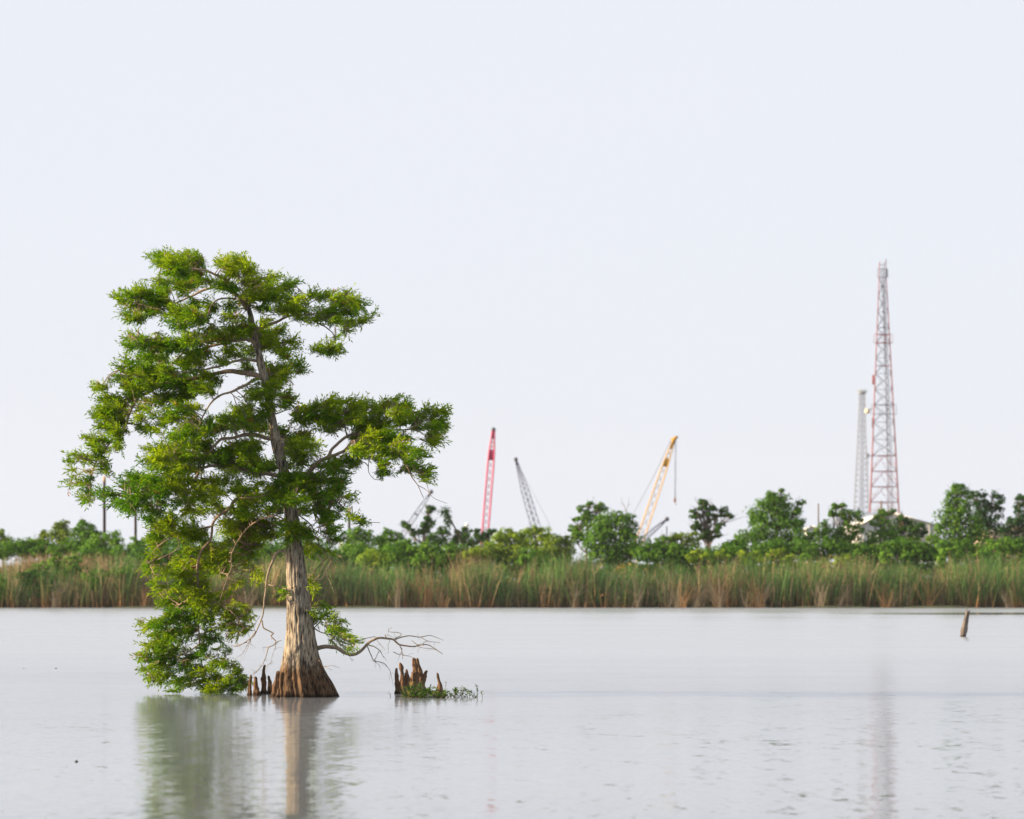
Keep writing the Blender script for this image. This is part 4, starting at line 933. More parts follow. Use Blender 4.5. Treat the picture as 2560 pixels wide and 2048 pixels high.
# behind the cypress
T("shrub", "green bush behind the hanging cypress branches left of the trunk", "shrub", [(395,1352,30,24),(430,1372,38,34),(375,1385,35,30),(460,1345,28,22),(480,1390,36,30)], 318, 420, 'mid', group=G2)
T("shrub", "mid green bush directly left of the cypress trunk behind the leaves", "shrub", [(540,1362,35,30),(580,1375,38,34),(520,1395,34,28),(610,1355,30,24),(640,1385,36,32),(570,1350,20,16)], 317, 580, 'fresh', group=G2)
T("shrub", "mid green bush directly right of the cypress trunk", "shrub", [(690,1372,36,34),(740,1378,38,32),(790,1372,34,30),(770,1398,40,26),(820,1385,30,26)], 318, 745, 'mid', group=G2)
# middle
T("shrub", "feathery green bush right of the cypress beside the short tan topped pole", "shrub", RB("500,570,70,60 560,590,90,70 470,650,110,80 600,640,90,80 430,720,110,80 540,720,120,80 620,540,40,30 520,520,40,30"), 321, 900, 'fresh', group=G2)
T("shrub", "bushy tree with a pointed pale top left of the thin bare trunked tree", "shrub", RB("800,540,50,50 790,600,90,70 860,640,90,80 740,640,70,70 880,600,60,50 780,690,100,80 680,620,60,50"), 323, 978, 'mid', group=G2)
T("shrub", "rounded yellow green bush low in front right of the cypress", "shrub", RB("660,730,90,50 630,790,110,70 720,790,90,70 560,800,60,50 680,840,110,50"), 309, 935, 'yellow', .9, group=G2)
T("shrub", "dark green bush right of the rounded yellow green bush", "shrub", RB("860,720,90,60 930,680,100,70 990,700,80,70 900,790,120,70 820,790,80,60 1000,640,70,40"), 312, 1002, 'mid', group=G2)
T("shrub", "light green bush below the thin bare trunked tree", "shrub", RB("1060,710,80,60 1140,690,80,60 1200,710,80,60 1080,790,100,60 1190,790,110,60 1250,760,70,60"), 311, 1065, 'fresh', group=G2)
T("spindly_tree", "thin open tree with tufts of leaves left of the leaning dark pole", "tree", RB("1165,320,28,22 1150,350,30,22 1190,330,25,18 1150,410,48,30 1185,440,32,28 1110,470,42,28 930,460,28,14 960,480,38,22 985,510,42,26 1050,540,60,22 1110,540,50,24 1160,490,40,24 1020,560,30,18"), 333, 1075, 'dark', 1.1, depth=.7, group=G1, clump=1.6, grow=1.22)
T("dark_tree", "dark green bushy tree below the leaning dark pole", "tree", RB("1270,520,50,40 1290,580,70,60 1200,580,60,50 1180,620,70,50 1380,570,70,50 1440,560,60,40 1320,640,90,60 1230,650,80,50 1480,510,26,20 1470,580,60,50"), 336, 1110, 'dark', group=G1)
T("dark_tree", "dark tree at the foot of the pink crane boom", "tree", RB("1560,550,70,40 1600,590,80,50 1680,550,60,40 1720,530,40,30 1660,600,80,50 1510,620,70,50 1530,680,90,60"), 338, 1190, 'dark', group=G1)
T("shrub", "pale yellow green low bush with dry stalks left of the bright bush", "shrub", RB("1570,680,60,40 1600,730,90,50 1530,760,60,40 1650,780,70,50 1480,740,40,30"), 310, 1185, 'yellow', .7, group=G2)
T("shrub", "green bush in front of the dark trees left of centre", "shrub", RB("1330,740,80,60 1400,770,80,60 1290,790,80,60 1380,700,60,40 1450,820,80,50"), 311, 1130, 'mid', group=G2)
T("bright_bush", "brightest yellow green bush in the middle of the bank", "shrub", RB("1790,590,90,50 1850,560,80,60 1760,650,110,70 1900,620,110,80 1860,690,130,80 1960,580,70,60 1730,720,90,60 1980,680,100,80"), 322, 1275, 'yellow', 1.1, group=G2)
T("bush_tree", "yellow green round bush under the pale grey crane boom", "shrub", RC("120,530,80,40 160,510,60,30 60,560,70,60 220,550,70,60 130,620,130,80 30,650,70,70 260,600,60,60"), 324, 1332, 'yellow', .95, group=G2)
T("shrub", "olive bush left of the large round dark tree", "shrub", RC("330,620,90,60 280,680,100,70 390,660,80,60 430,600,60,40 360,730,120,70 440,720,80,70 230,740,100,60"), 314, 1400, 'olive', group=G2)
T("shrub", "dark low bush behind the reed tops left of the round tree", "shrub", RC("80,740,100,60 180,780,110,60 20,790,80,50 300,810,110,50"), 309, 1325, 'mid', .8, group=G2)
T("tall_tree", "tall tree with ragged leafy top left of the large round dark tree", "tree", RC("620,285,40,28 580,330,60,40 560,390,75,50 510,430,50,35 480,510,70,40 530,520,80,60 650,390,60,50 720,300,40,30 750,330,36,24 700,340,40,30 610,450,90,70 570,580,100,80 500,600,70,60"), 330, 1460, 'mid', .95, group=G1)
T("round_tree", "large round dark green tree near the middle of the bank", "tree", RC("860,400,90,60 780,440,110,80 950,450,90,80 700,480,80,80 860,520,170,120 1010,520,60,80 700,600,110,110 980,620,110,120 840,660,200,130 750,740,130,100 960,760,140,100 1080,700,60,90 650,700,90,90"), 321, 1540, 'mid', 1.2, group=G1, clump=1.2)
T("bare_branches", "leafless forked branches rising from the top of the round tree", "branch", [(1562, 1290, 4, 3)], 325, 1562, 'olive', .02, trunk_w=.01)
T("shrub", "small fresh green bush under the yellow crane boom", "shrub", RC("1190,640,60,40 1250,620,50,40 1160,690,60,50 1230,700,80,60 1290,600,40,30"), 320, 1640, 'fresh', group=G2)
T("bush_tree", "wide olive bush between the yellow crane and the airy tree", "shrub", RC("1380,580,90,40 1470,590,80,50 1320,630,90,60 1430,650,120,70 1540,640,90,70 1560,580,60,40 1280,720,110,60 1400,740,130,70"), 323, 1690, 'olive', 1.0, group=G2)
T("airy_tree", "airy open tree with sky showing through, right of the yellow crane", "tree", RC("1625,265,34,26 1655,275,30,22 1700,310,46,26 1640,325,40,22 1740,325,36,22 1830,340,44,32 1860,380,42,24 1900,405,20,8 1570,360,36,26 1560,400,30,20 1610,390,36,20 1690,390,34,22 1770,400,44,26 1720,440,46,26 1800,470,34,34 1580,470,52,34 1560,500,34,26 1640,520,60,34 1700,545,44,26 1760,560,50,28 1690,600,50,22 1780,520,40,30 1650,585,34,20"), 327, 1773, 'dark', 1.15, depth=.9, group=G1, clump=1.3, grow=1.25)
T("shrub", "bright flat topped bush left of the airy tree trunk", "shrub", RC("1620,720,70,30 1560,750,70,40 1650,760,70,40 1530,790,60,40"), 309, 1748, 'yellow', .9, group=G2)
T("shrub", "bright flat topped bush right of the airy tree trunk", "shrub", RC("1800,720,60,28 1780,750,60,40 1850,760,60,36 1760,790,60,36"), 309.5, 1802, 'yellow', .9, group=G2)
T("shrub", "dark bush filling the gap right of the airy tree", "shrub", RC("1890,640,70,50 1860,690,70,60 1950,680,90,70 1940,610,50,40 2000,620,60,60"), 325, 1832, 'dark', group=G2)
# right
T("broad_tree", "broad dense green tree right of the airy tree", "tree", RD("230,180,50,36 270,200,80,50 190,240,80,60 340,220,60,50 130,310,70,70 240,310,140,100 370,310,90,90 80,360,40,60 460,230,36,24 440,290,36,50 200,420,150,90 360,420,120,90 460,400,50,60 60,490,80,80 180,530,130,70 330,530,130,70 320,140,14,10"), 322, 1925, 'mid', 1.15, group=G1, clump=1.2)
T("shrub", "dark bush at the right foot of the broad tree", "shrub", RD("470,480,60,60 520,540,60,60 430,560,70,50 540,470,20,30 500,610,70,50"), 318, 2010, 'dark', group=G2)
T("bush_tree", "twin topped green tree standing left of the lattice tower", "tree", RD("730,265,36,28 775,260,40,24 760,310,80,40 830,330,80,50 700,310,30,30 900,340,40,60 850,390,80,40 640,400,46,40 610,440,50,50 700,460,90,60 800,470,110,70 900,440,44,60 620,520,70,60 740,550,110,60 860,540,80,60"), 324, 2095, 'mid', 1.05, group=G1)
T("bush_tree", "small tree with a bent top in front of the lattice tower foot", "tree", RD("1070,300,36,20 1160,300,26,16 1120,320,40,20 1050,350,44,36 1010,390,30,24 1080,400,60,50 1110,470,80,60 1000,480,60,50 1050,540,90,50 980,540,60,50"), 323, 2205, 'mid', 1.05, group=G1)
T("bush_tree", "dark rounded tree right of the bent topped tree below the white roof", "tree", RD("1220,350,60,30 1180,400,70,50 1270,400,80,50 1350,430,60,46 1390,450,30,30 1240,470,110,60 1330,500,80,50 1200,550,100,50 1150,490,60,50"), 327, 2250, 'dark', 1.05, group=G1)
T("shrub", "dull green shrub band below the small trees at the tower foot", "shrub", RD("1000,590,90,40 1080,560,60,40 1330,570,90,60 1420,560,70,60 1440,620,70,50 900,600,90,50 1250,600,80,40"), 316, 2240, 'olive', .9, group=G2)
T("tall_tree", "tallest dense green tree near the right edge", "tree", RD("1635,110,22,20 1685,110,30,24 1650,160,80,50 1720,180,50,60 1600,220,60,60 1690,260,100,80 1580,320,80,80 1700,370,120,90 1560,420,90,70 1660,480,140,90 1800,480,80,80 1500,500,80,60 1640,570,150,60 1780,400,70,70"), 321, 2400, 'mid', 1.15, group=G1, clump=1.2)
T("dark_tree", "dark narrow tree between the tallest tree and the right edge", "tree", RD("1790,170,36,36 1800,230,40,50 1850,190,36,46 1860,260,40,60 1820,320,60,60 1940,170,34,36 1970,210,36,36 1930,250,46,60 1960,310,40,50 1900,380,70,60 1850,430,80,60 1960,430,60,50 1900,540,80,70"), 331, 2480, 'blue', 1.0, group=G1, clump=1.5)
T("dark_tree", "dark tree running out of the frame at the right edge", "tree", RD("2120,200,22,36 2110,270,36,50 2150,300,50,60 2060,380,60,40 2120,400,80,60 2020,420,50,50 2060,500,90,60 2180,420,80,90 2160,220,30,50 2150,540,80,50"), 329, 2545, 'blue', 1.0, group=G1, clump=1.5)
for i, (t, lab, bx) in enumerate([
 ("40,620,60,26 110,630,60,26 60,670,90,40 150,680,60,40", "bright flat topped shrub under the left side of the broad tree", 1880),
 ("310,600,40,28 250,620,50,30 270,670,80,40 330,660,50,40", "bright double humped shrub under the middle of the broad tree", 1945),
 ("390,650,56,26 360,690,70,36 430,690,50,30", "small bright shrub right of the double humped shrub", 1978),
 ("480,640,30,26 520,650,34,30 500,690,60,36", "small green shrub with two points below the dark bush", 2016),
 ("650,680,50,30 620,710,60,30", "low green shrub below the twin topped tree on its left", 2062),
 ("790,650,70,26 760,690,70,36 850,690,50,36", "low flat yellow green shrub below the twin topped tree", 2112),
 ("1120,610,46,30 1100,660,60,46 1160,650,40,40", "upright green shrub with a rounded top below the bent topped tree", 2218),
 ("1255,635,46,26 1230,680,60,40 1300,680,50,36", "small green shrub right of the upright rounded shrub", 2264),
 ("1640,590,60,30 1570,620,70,36 1650,640,80,46 1520,660,60,40 1710,650,50,40", "wide bright green shrub under the tallest tree", 2378),
 ("1940,580,70,30 1850,610,80,36 1780,640,60,40 1900,650,110,46 2000,610,50,36", "wide bright green shrub at right under the dark narrow tree", 2470),
 ("2010,650,60,30 2080,680,70,36 1990,690,60,36 2130,690,40,30", "dull low shrub at the right end of the shrub row", 2520)]):
    T("shrub", lab, "shrub", RD(t), 309.5 + (i % 4) * .7, bx, ['yellow', 'yellow', 'yellow', 'fresh', 'mid', 'yellow', 'fresh', 'fresh', 'fresh', 'fresh', 'mid'][i], .95, group=G2)
def woodland():
    r = np.random.default_rng(77); n = 52000
    cx = r.uniform(-108, 108, 840); cy = r.uniform(338, 352, 840); ch = 3.6 + .7 * np.sin(cx * .31) * np.sin(cx * .113 + 2) + r.uniform(-.8, .5, 840)
    cz = .8 + (ch - .8) * r.random(840) ** .7; cr = r.uniform(.5, 1.1, 840); tn = r.random(840)
    k = r.integers(0, 840, n); e = unit(r.normal(0, 1, (n, 3)))
    P = np.stack([cx[k], cy[k], cz[k]], -1) + e * (cr[k] * r.uniform(.4, 1, n))[:, None]
    P[:, 2] = np.where(P[:, 2] < .75, .75 + r.random(n) * 1.5, P[:, 2])
    nr = unit(e + np.array([0, 0, .3]) + r.normal(0, .4, (n, 3))); d = unit(np.cross(nr, r.normal(0, 1, (n, 3))))
    L = r.uniform(.28, .5, n); g = np.clip(tn[k] + r.normal(0, .2, n), 0, 1)[:, None]
    mb = MB().leaves(P - d * L[:, None] / 2, d, np.cross(nr, d), L, L * .6, np.array([.035, .1, .018]) * (1 - g) + np.array([.09, .19, .026]) * g)
    tag(mb.build("woodland", M_LEAF, kind="stuff"), "low tangled scrub wood behind the trees of the far bank")
woodland()
# filler thickets that close the gaps low between the trees
T("thicket", "tangled green undergrowth beneath the rounded trees at far left", "shrub", [(x, 1374 + rng.uniform(-10, 8), rng.uniform(20, 30), rng.uniform(18, 26)) for x in np.arange(-10, 245, 14)], 327, 120, 'mid', 1.2, group=G2)
for i, (a, b, y, c, lab) in enumerate([(830, 1010, 1408, 'mid', "thicket behind the reeds right of the cypress"), (1010, 1200, 1408, 'mid', "thicket behind the reeds under the leaning pole"),
       (1200, 1420, 1408, 'olive', "thicket behind the reeds under the bright bushes"), (1590, 1860, 1404, 'mid', "thicket behind the reeds under the airy tree"), (1860, 2060, 1396, 'mid', "thicket behind the reeds under the broad tree"),
       (2060, 2330, 1394, 'mid', "thicket behind the reeds under the lattice tower"), (2330, 2590, 1390, 'mid', "thicket behind the reeds at the right edge"), (190, 420, 1410, 'mid', "thicket behind the reeds under the tan topped pole"), (420, 830, 1408, 'mid', "thicket behind the reeds behind the cypress trunk")]):
    lo = [(x, y - 14 + rng.uniform(-14, 9), rng.uniform(18, 30), rng.uniform(18, 28)) for x in np.arange(a + 12, b, 15)] + [(x, 1424 + rng.uniform(-5, 5), 18, 16) for x in np.arange(a + 6, b, 14)]
    T("thicket", lab, "shrub", lo, 315.5, (a + b) / 2, c, 1.5, group=G2)
# the bare forked branches
def bare():
    Y = 325; o = [x for x in COL.objects if x.name == "bare_branches"][0]
    for ch in list(o.children): bpy.data.objects.remove(ch)
    mb = MB(); s = Y / F
    for tr, r0 in [([(1556,1310),(1562,1290),(1565,1278),(1559,1262),(1553,1250),(1554,1243)], 1.1), ([(1565,1278),(1570,1262),(1572,1252),(1573,1243)], .8), ([(1559,1264),(1551,1256)], .5), ([(1568,1266),(1576,1259)], .5)]:
        w = np.array([at(x, y, Y) for x, y in tr]); mb.tube(smooth_path(w, 10), np.linspace(r0, .3, 10) * s, 5)
    w = np.array([at(1556, 1310, Y), at(1550, 1350, Y), at(1548, 1410, Y), np.array([at(1548, 1410, Y)[0], Y, .6])])
    mb.tube(smooth_path(w, 10), np.linspace(1.2, 3, 10) * s, 6)
    mb.build("branch", M_DEAD, o, smooth=True)
bare()

# ---------------------------------------------------------------- poles
M_PILE = mat_bark("creosote_pole", [(0.3, (0.02, 0.014, 0.014)), (0.7, (0.05, 0.033, 0.033))], scale=8, stretch=(1, 1, .1), bump=.3)
M_PTOP = mat_paint("raw_pole_top", (0.55, 0.34, 0.17), .8)
M_POLE = mat_bark("grey_pole", [(0.3, (0.10, 0.08, 0.065)), (0.7, (0.20, 0.16, 0.13))], scale=6, stretch=(1, 1, .1), bump=.3)
def pole(px, top, Y, w, label, cap=0, group=None, lean=0, name="wooden_pole", mat=None):
    s = Y / F; z0 = float(gz(np.array([0.]), np.array([min(Y, 420.)]))[0]) - .3; t = at(px + lean, top, Y)
    b = np.array([(px - 1280) * s, Y, z0])
    o = thing(name, b, label, "pole", group)
    c = t + (b - t) * (cap * s / (t[2] - b[2]))
    MB().tube(smooth_path([b, c], 8), np.linspace(w * s * .62, w * s * .5, 8), 12).build("shaft", mat or M_PILE, o, smooth=True)
    if cap: MB().tube([c, c + (t - c) * .9, t], [w * s * .5, w * s * .5, w * s * .42], 12).build("top", M_PTOP, o, smooth=True)
GP = "dark poles with pale tops on the far bank"
pole(261, 1191, 336, 7.2, "tall dark pole with a pale orange top at left of the cypress", 14, GP)
pole(339, 1256, 336, 6.6, "dark pole below the cypress leaves, middle of the three left poles", 10, GP)
pole(380, 1262, 336, 6.2, "dark pole below the cypress leaves, nearest the trunk of the three left poles", 10, GP)
pole(873, 1270, 337, 6.2, "short dark pole with a pale top just right of the cypress crown", 11, GP)
pole(2046, 1259, 345, 3.4, "thin grey bare pole between the broad tree and the twin topped tree", mat=M_POLE)
pole(2203, 1252, 350, 4.0, "brown post in front of the lattice tower legs", mat=M_POLE)
pole(2147, 1268, 350, 2.4, "thin dark post left of the lattice tower foot")
pole(2254, 1278, 350, 2.4, "thin dark post right of the lattice tower foot")
pole(1667, 1316, 400, 2.6, "short dark post on the bank right of the yellow crane")

# vine covered leaning pole: a dark leaning spar and its tuft of leaves
o = thing("leaning_pole", at(1152, 1352, 334) , "dark pole leaning left with a leafy vine at its top", "pole")
Y = 334; s = Y / F
w = np.array([at(1117, 1282, Y), at(1141, 1327, Y), at(1160, 1366, Y), np.array([(1190 - 1280) * s, Y, .5])])
MB().tube(w, np.array([1.8, 2.2, 2.4, 2.6]) * s, 8).build("shaft", M_PILE, o, smooth=True)
vb = MB(); n = 420
q = np.vstack([at(1112, 1280, Y) + rng.normal(0, 1, (160, 3)) * np.array([7, 6, 5]) * s, at(1118, 1296, Y) + rng.normal(0, 1, (160, 3)) * np.array([4, 5, 9]) * s, at(1121, 1308, Y) + rng.normal(0, 1, (100, 3)) * np.array([3.4, 4, 8]) * s])
d = unit(rng.normal(0, 1, (n, 3))); vb.leaves(q, d, unit(np.cross(d, rng.normal(0, 1, (n, 3)))), rng.uniform(.14, .26, n), rng.uniform(.09, .15, n), np.array([.03, .07, .016]) * rng.uniform(.7, 1.6, (n, 1)))
vb.build("vine", M_LEAF, o, kind="stuff")

# white ball on a post
o = thing("globe_lamp", (at(1167, 1312, 380)[0], 380, .5), "small white round globe on a post above the dark trees left of the pink crane", "lamp")
c = at(1167, 1312, 380); mb = MB(); r = 5.4 * 380 / F
u = np.linspace(-1, 1, 17); mb.tube(np.stack([np.full(17, c[0]), np.full(17, 380.0), c[2] + r * np.sin(u * math.pi / 2)], -1), np.maximum(r * np.cos(u * math.pi / 2), .003), 20)
mb.build("globe", mat_paint("white_glass", (.9, .9, .88), .3, .02), o, smooth=True)
MB().tube([(c[0], 380, .5), (c[0], 380, c[2] - r * .95)], [.06, .04], 8).build("post", M_POLE, o)
# ---------------------------------------------------------------- lattice tower
M_RED = mat_paint("faded_red_steel", (0.30, 0.045, 0.036), .6, .35, scale=.25)
M_GREY = mat_paint("weathered_grey_steel", (0.10, 0.10, 0.135), .6, .3, scale=.3)
M_GALV = mat_paint("pale_galvanised_steel", (0.22, 0.24, 0.31), .5, .2, scale=.2)
M_WHITE = mat_paint("white_cladding", (0.78, 0.78, 0.77), .6, .06, scale=.4)
def tower():
    Y = 700.0; s = Y / F
    yg = YH + H * F / Y - 0.8 / s * 1.0
    cx0, cx1 = 2206.0, 2209.5
    z = lambda py: H + (YH - py) * s
    hw = lambda py: np.interp(py, [655, 1000, 1282, 1480], [7.2, 23.5, 36.5, 46.5]) * s
    cx = lambda py: (np.interp(py, [655, 1282, 1480], [cx0, cx1, cx1 + .6]) - 1280) * s
    yaw, k = 0.0, 1.0
    cor = [(-1, -.62), (1, -.42), (.42, 1.05)]
    def P(c, py, f=1.0):
        a, b = cor[c % 3]; h = hw(py) * k * f
        return np.array([cx(py) + h * (a * math.cos(yaw) - b * math.sin(yaw)), Y + h * (a * math.sin(yaw) + b * math.cos(yaw)), z(py)])
    o = thing("lattice_tower", (cx(1470), Y, .8), "tall red and grey steel lattice communication tower at the right", "tower")
    lev_low = [1140, 1179, 1217.5, 1256, 1295, 1334, 1373, 1412, 1451, yg]
    lev_up = [663, 694, 718, 741, 780, 819, 837, 857, 895, 915, 934, 974, 1013, 1056, 1099, 1140]
    for c in range(3):
        pts = [P(c, py) for py in np.linspace(655, yg, 24)]
        MB().tube(pts, np.linspace(.065, .16, 24) * (1 if c < 2 else .6), 6).build("leg", M_RED if c < 2 else M_GREY, o)
    for py in lev_low[:-1]:
        for c in range(3): MB().bar(P(c, py), P(c + 1, py), .09 if c == 0 else .05).build("crossbar", M_RED, o)
    for a, b in zip(lev_low[:-1], lev_low[1:]):
        for c in range(3):
            m = (P(c, a) + P(c + 1, a)) / 2
            for e in (c, c + 1):
                MB().bar(m, P(e, b), .055 if c == 0 else .03).build("brace", M_RED, o)
                q = (m + P(e, b)) / 2
                MB().bar(q, P(e, (a + b) / 2 + (b - a) * .0), .025).build("brace", M_RED, o)
    for py in lev_up[:-1]:
        for c in range(3): MB().bar(P(c, py), P(c + 1, py), .028 if py not in (819, 837, 857, 915) else .05).build("crossbar", M_RED if py in (837, 857, 915) else M_GREY, o)
    X = [694, 741, 780, 819, 857, 895, 934, 974, 1013, 1056, 1099, 1140]
    for a, b in zip(X[:-1], X[1:]):
        for c in range(3):
            w = .052 if c == 0 else .03
            MB().bar(P(c, a), P(c + 1, b), w).build("brace", M_GREY, o)
            MB().bar(P(c + 1, a), P(c, b), w).build("brace", M_GREY, o)
    # ladder inside the far corner
    l = MB()
    for dx in (-.2, .2): l.tube([np.array([dx + P(1, py)[0] - .55 - .012 * (py - 660) * s, Y + .4, z(py)]) for py in np.linspace(670, yg, 10)], [.05] * 10, 4)
    for py in np.arange(672, yg, 5.2):
        x = P(1, py)[0] - .55 - .012 * (py - 660) * s; l.bar((x - .2, Y + .4, z(py)), (x + .2, Y + .4, z(py)), .025)
    l.build("ladder", M_GREY, o)
    # gallery hoops that stand out past the legs
    for a, b, f, nm in [(836, 858, 1.42, "gallery"), (672, 694, 1.5, "gallery"), (1012, 1036, 1.28, "gallery")]:
        g = MB(); mt = M_RED if a == 836 else M_GREY
        for c in range(3):
            g.bar(P(c, a, f), P(c + 1, a, f), .032); g.bar(P(c, b, f), P(c + 1, b, f), .036)
            g.bar(P(c, a, f), P(c, b, f), .04); g.bar(P(c, b), P(c, b, f), .03); g.bar(P(c, a), P(c, a, f), .03)
            for t in (.33, .67):
                u = P(c, a, f) * (1 - t) + P(c + 1, a, f) * t; v = P(c, b, f) * (1 - t) + P(c + 1, b, f) * t; g.bar(u, v, .014)
        g.build(nm, mt, o)
    # whip and panel antennas
    MB().bar(P(1, 662), P(1, 662) + np.array([.1, 0, 1.0]), .09).build("antenna", M_GREY, o)
    MB().bar(P(0, 664), P(0, 664) + np.array([0, 0, .3]), .1).build("antenna", M_RED, o)
    for (px, a, b, w, mt) in [(2184, 938, 962, .19, M_RED), (2182, 1046, 1070, .14, M_GREY), (2218, 674, 692, .14, M_GREY)]:
        x = (px - 1280) * s; yy = Y - hw(b) * .5
        mb = MB(); mb.tube([(x - .15, yy, z(b)), (x - .15, yy, z(a))], [w, w], 8); mb.bar((x - .15, yy, z((a + b) / 2)), P(0 if px < 2206 else 1, (a + b) / 2), .05)
        mb.build("antenna", mt, o)
    # drum dish held out on an arm at the left
    c = np.array([(2167 - 1280) * s, Y - .6, z(1028)])
    mb = MB(); d = unit(np.array([-.75, -.6, .05])); u = np.linspace(0, 1, 6)
    mb.tube(c + d * (np.array([-.30, -.28, -.1, .1, .24, .26])[:, None]), [.22, .46, .48, .48, .46, .1], 18)
    mb.build("dish", mat_paint("beige_dish", (.55, .48, .36), .5, .15), o, smooth=True)
    MB().bar(c, P(0, 1020), .06).build("bracket", M_GREY, o)
    mb = MB(); mb.tube([P(0, 1141) + np.array([-.75, 0, -.3]), P(0, 1141) + np.array([-.75, 0, .5])], [.17, .17], 8); mb.bar(P(0, 1141), P(0, 1141) + np.array([-.75, 0, .1]), .06); mb.bar(P(0, 1141) + np.array([-.75, 0, -.3]), P(0, 1165) + np.array([-.55, 0, 0]), .03)
    mb.build("antenna", M_GREY, o)
tower()

def pale_tower():
    Y = 1250.0; s = Y / F; z = lambda py: H + (YH - py) * s; yg = YH + (H - .8) / s
    o = thing("lattice_tower", ((2154.5 - 1280) * s, Y, .8), "pale grey slender lattice tower with a flat top platform behind the red tower", "tower")
    hw = lambda py: np.interp(py, [985, 1096, 1160, 1264, 1450], [6.6, 9.6, 13, 17.5, 25]) * s
    cx = lambda py: (np.interp(py, [977, 1264], [2155.3, 2153.5]) - 1280) * s
    cor = [(-1, -1), (1, -1), (1, 1), (-1, 1)]
    P = lambda c, py, f=1: np.array([cx(py) + hw(py) * cor[c % 4][0] * f, Y + hw(py) * cor[c % 4][1] * f, z(py)])
    for c in range(4): MB().tube([P(c, py) for py in np.linspace(985, yg, 16)], [.09] * 16, 5).build("leg", M_GALV, o)
    lv = list(np.arange(985, yg, 13.5)) + [yg]
    for a, b in zip(lv[:-1], lv[1:]):
        mb = MB()
        for c in range(4): mb.bar(P(c, a), P(c + 1, a), .035); mb.bar(P(c, a), P(c + 1, b), .035); mb.bar(P(c + 1, a), P(c, b), .035)
        mb.build("bracing", M_GALV, o)
    l = MB()
    for dx in (-2.6, 3.4): l.tube([(cx(py) + dx * s, Y, z(py)) for py in (985, 1200, yg)], [.11] * 3, 5)
    for py in np.arange(988, yg, 4.2): l.bar((cx(py) - 2.6 * s, Y, z(py)), (cx(py) + 3.4 * s, Y, z(py)), .06)
    l.build("ladder", M_GALV, o)
    p = MB(); r = 11.5 * s
    p.tube([(cx(977), Y, z(985)), (cx(977), Y, z(981.5)), (cx(977), Y, z(980)), (cx(977), Y, z(979.6))], [6.6 * s, r, r, r * .2], 16)
    for a in np.arange(0, 6.28, .52):
        q = np.array([cx(977) + r * .96 * math.cos(a), Y + r * .96 * math.sin(a), z(980)]); p.bar(q, q + np.array([0, 0, 4.5 * s]), .12)
        q2 = np.array([cx(977) + r * .96 * math.cos(a + .52), Y + r * .96 * math.sin(a + .52), z(976)]); p.bar(q + np.array([0, 0, 4 * s]), q2, .09)
    p.build("platform", mat_paint("grey_platform", (.30, .33, .38), .6, .1), o)
pale_tower()

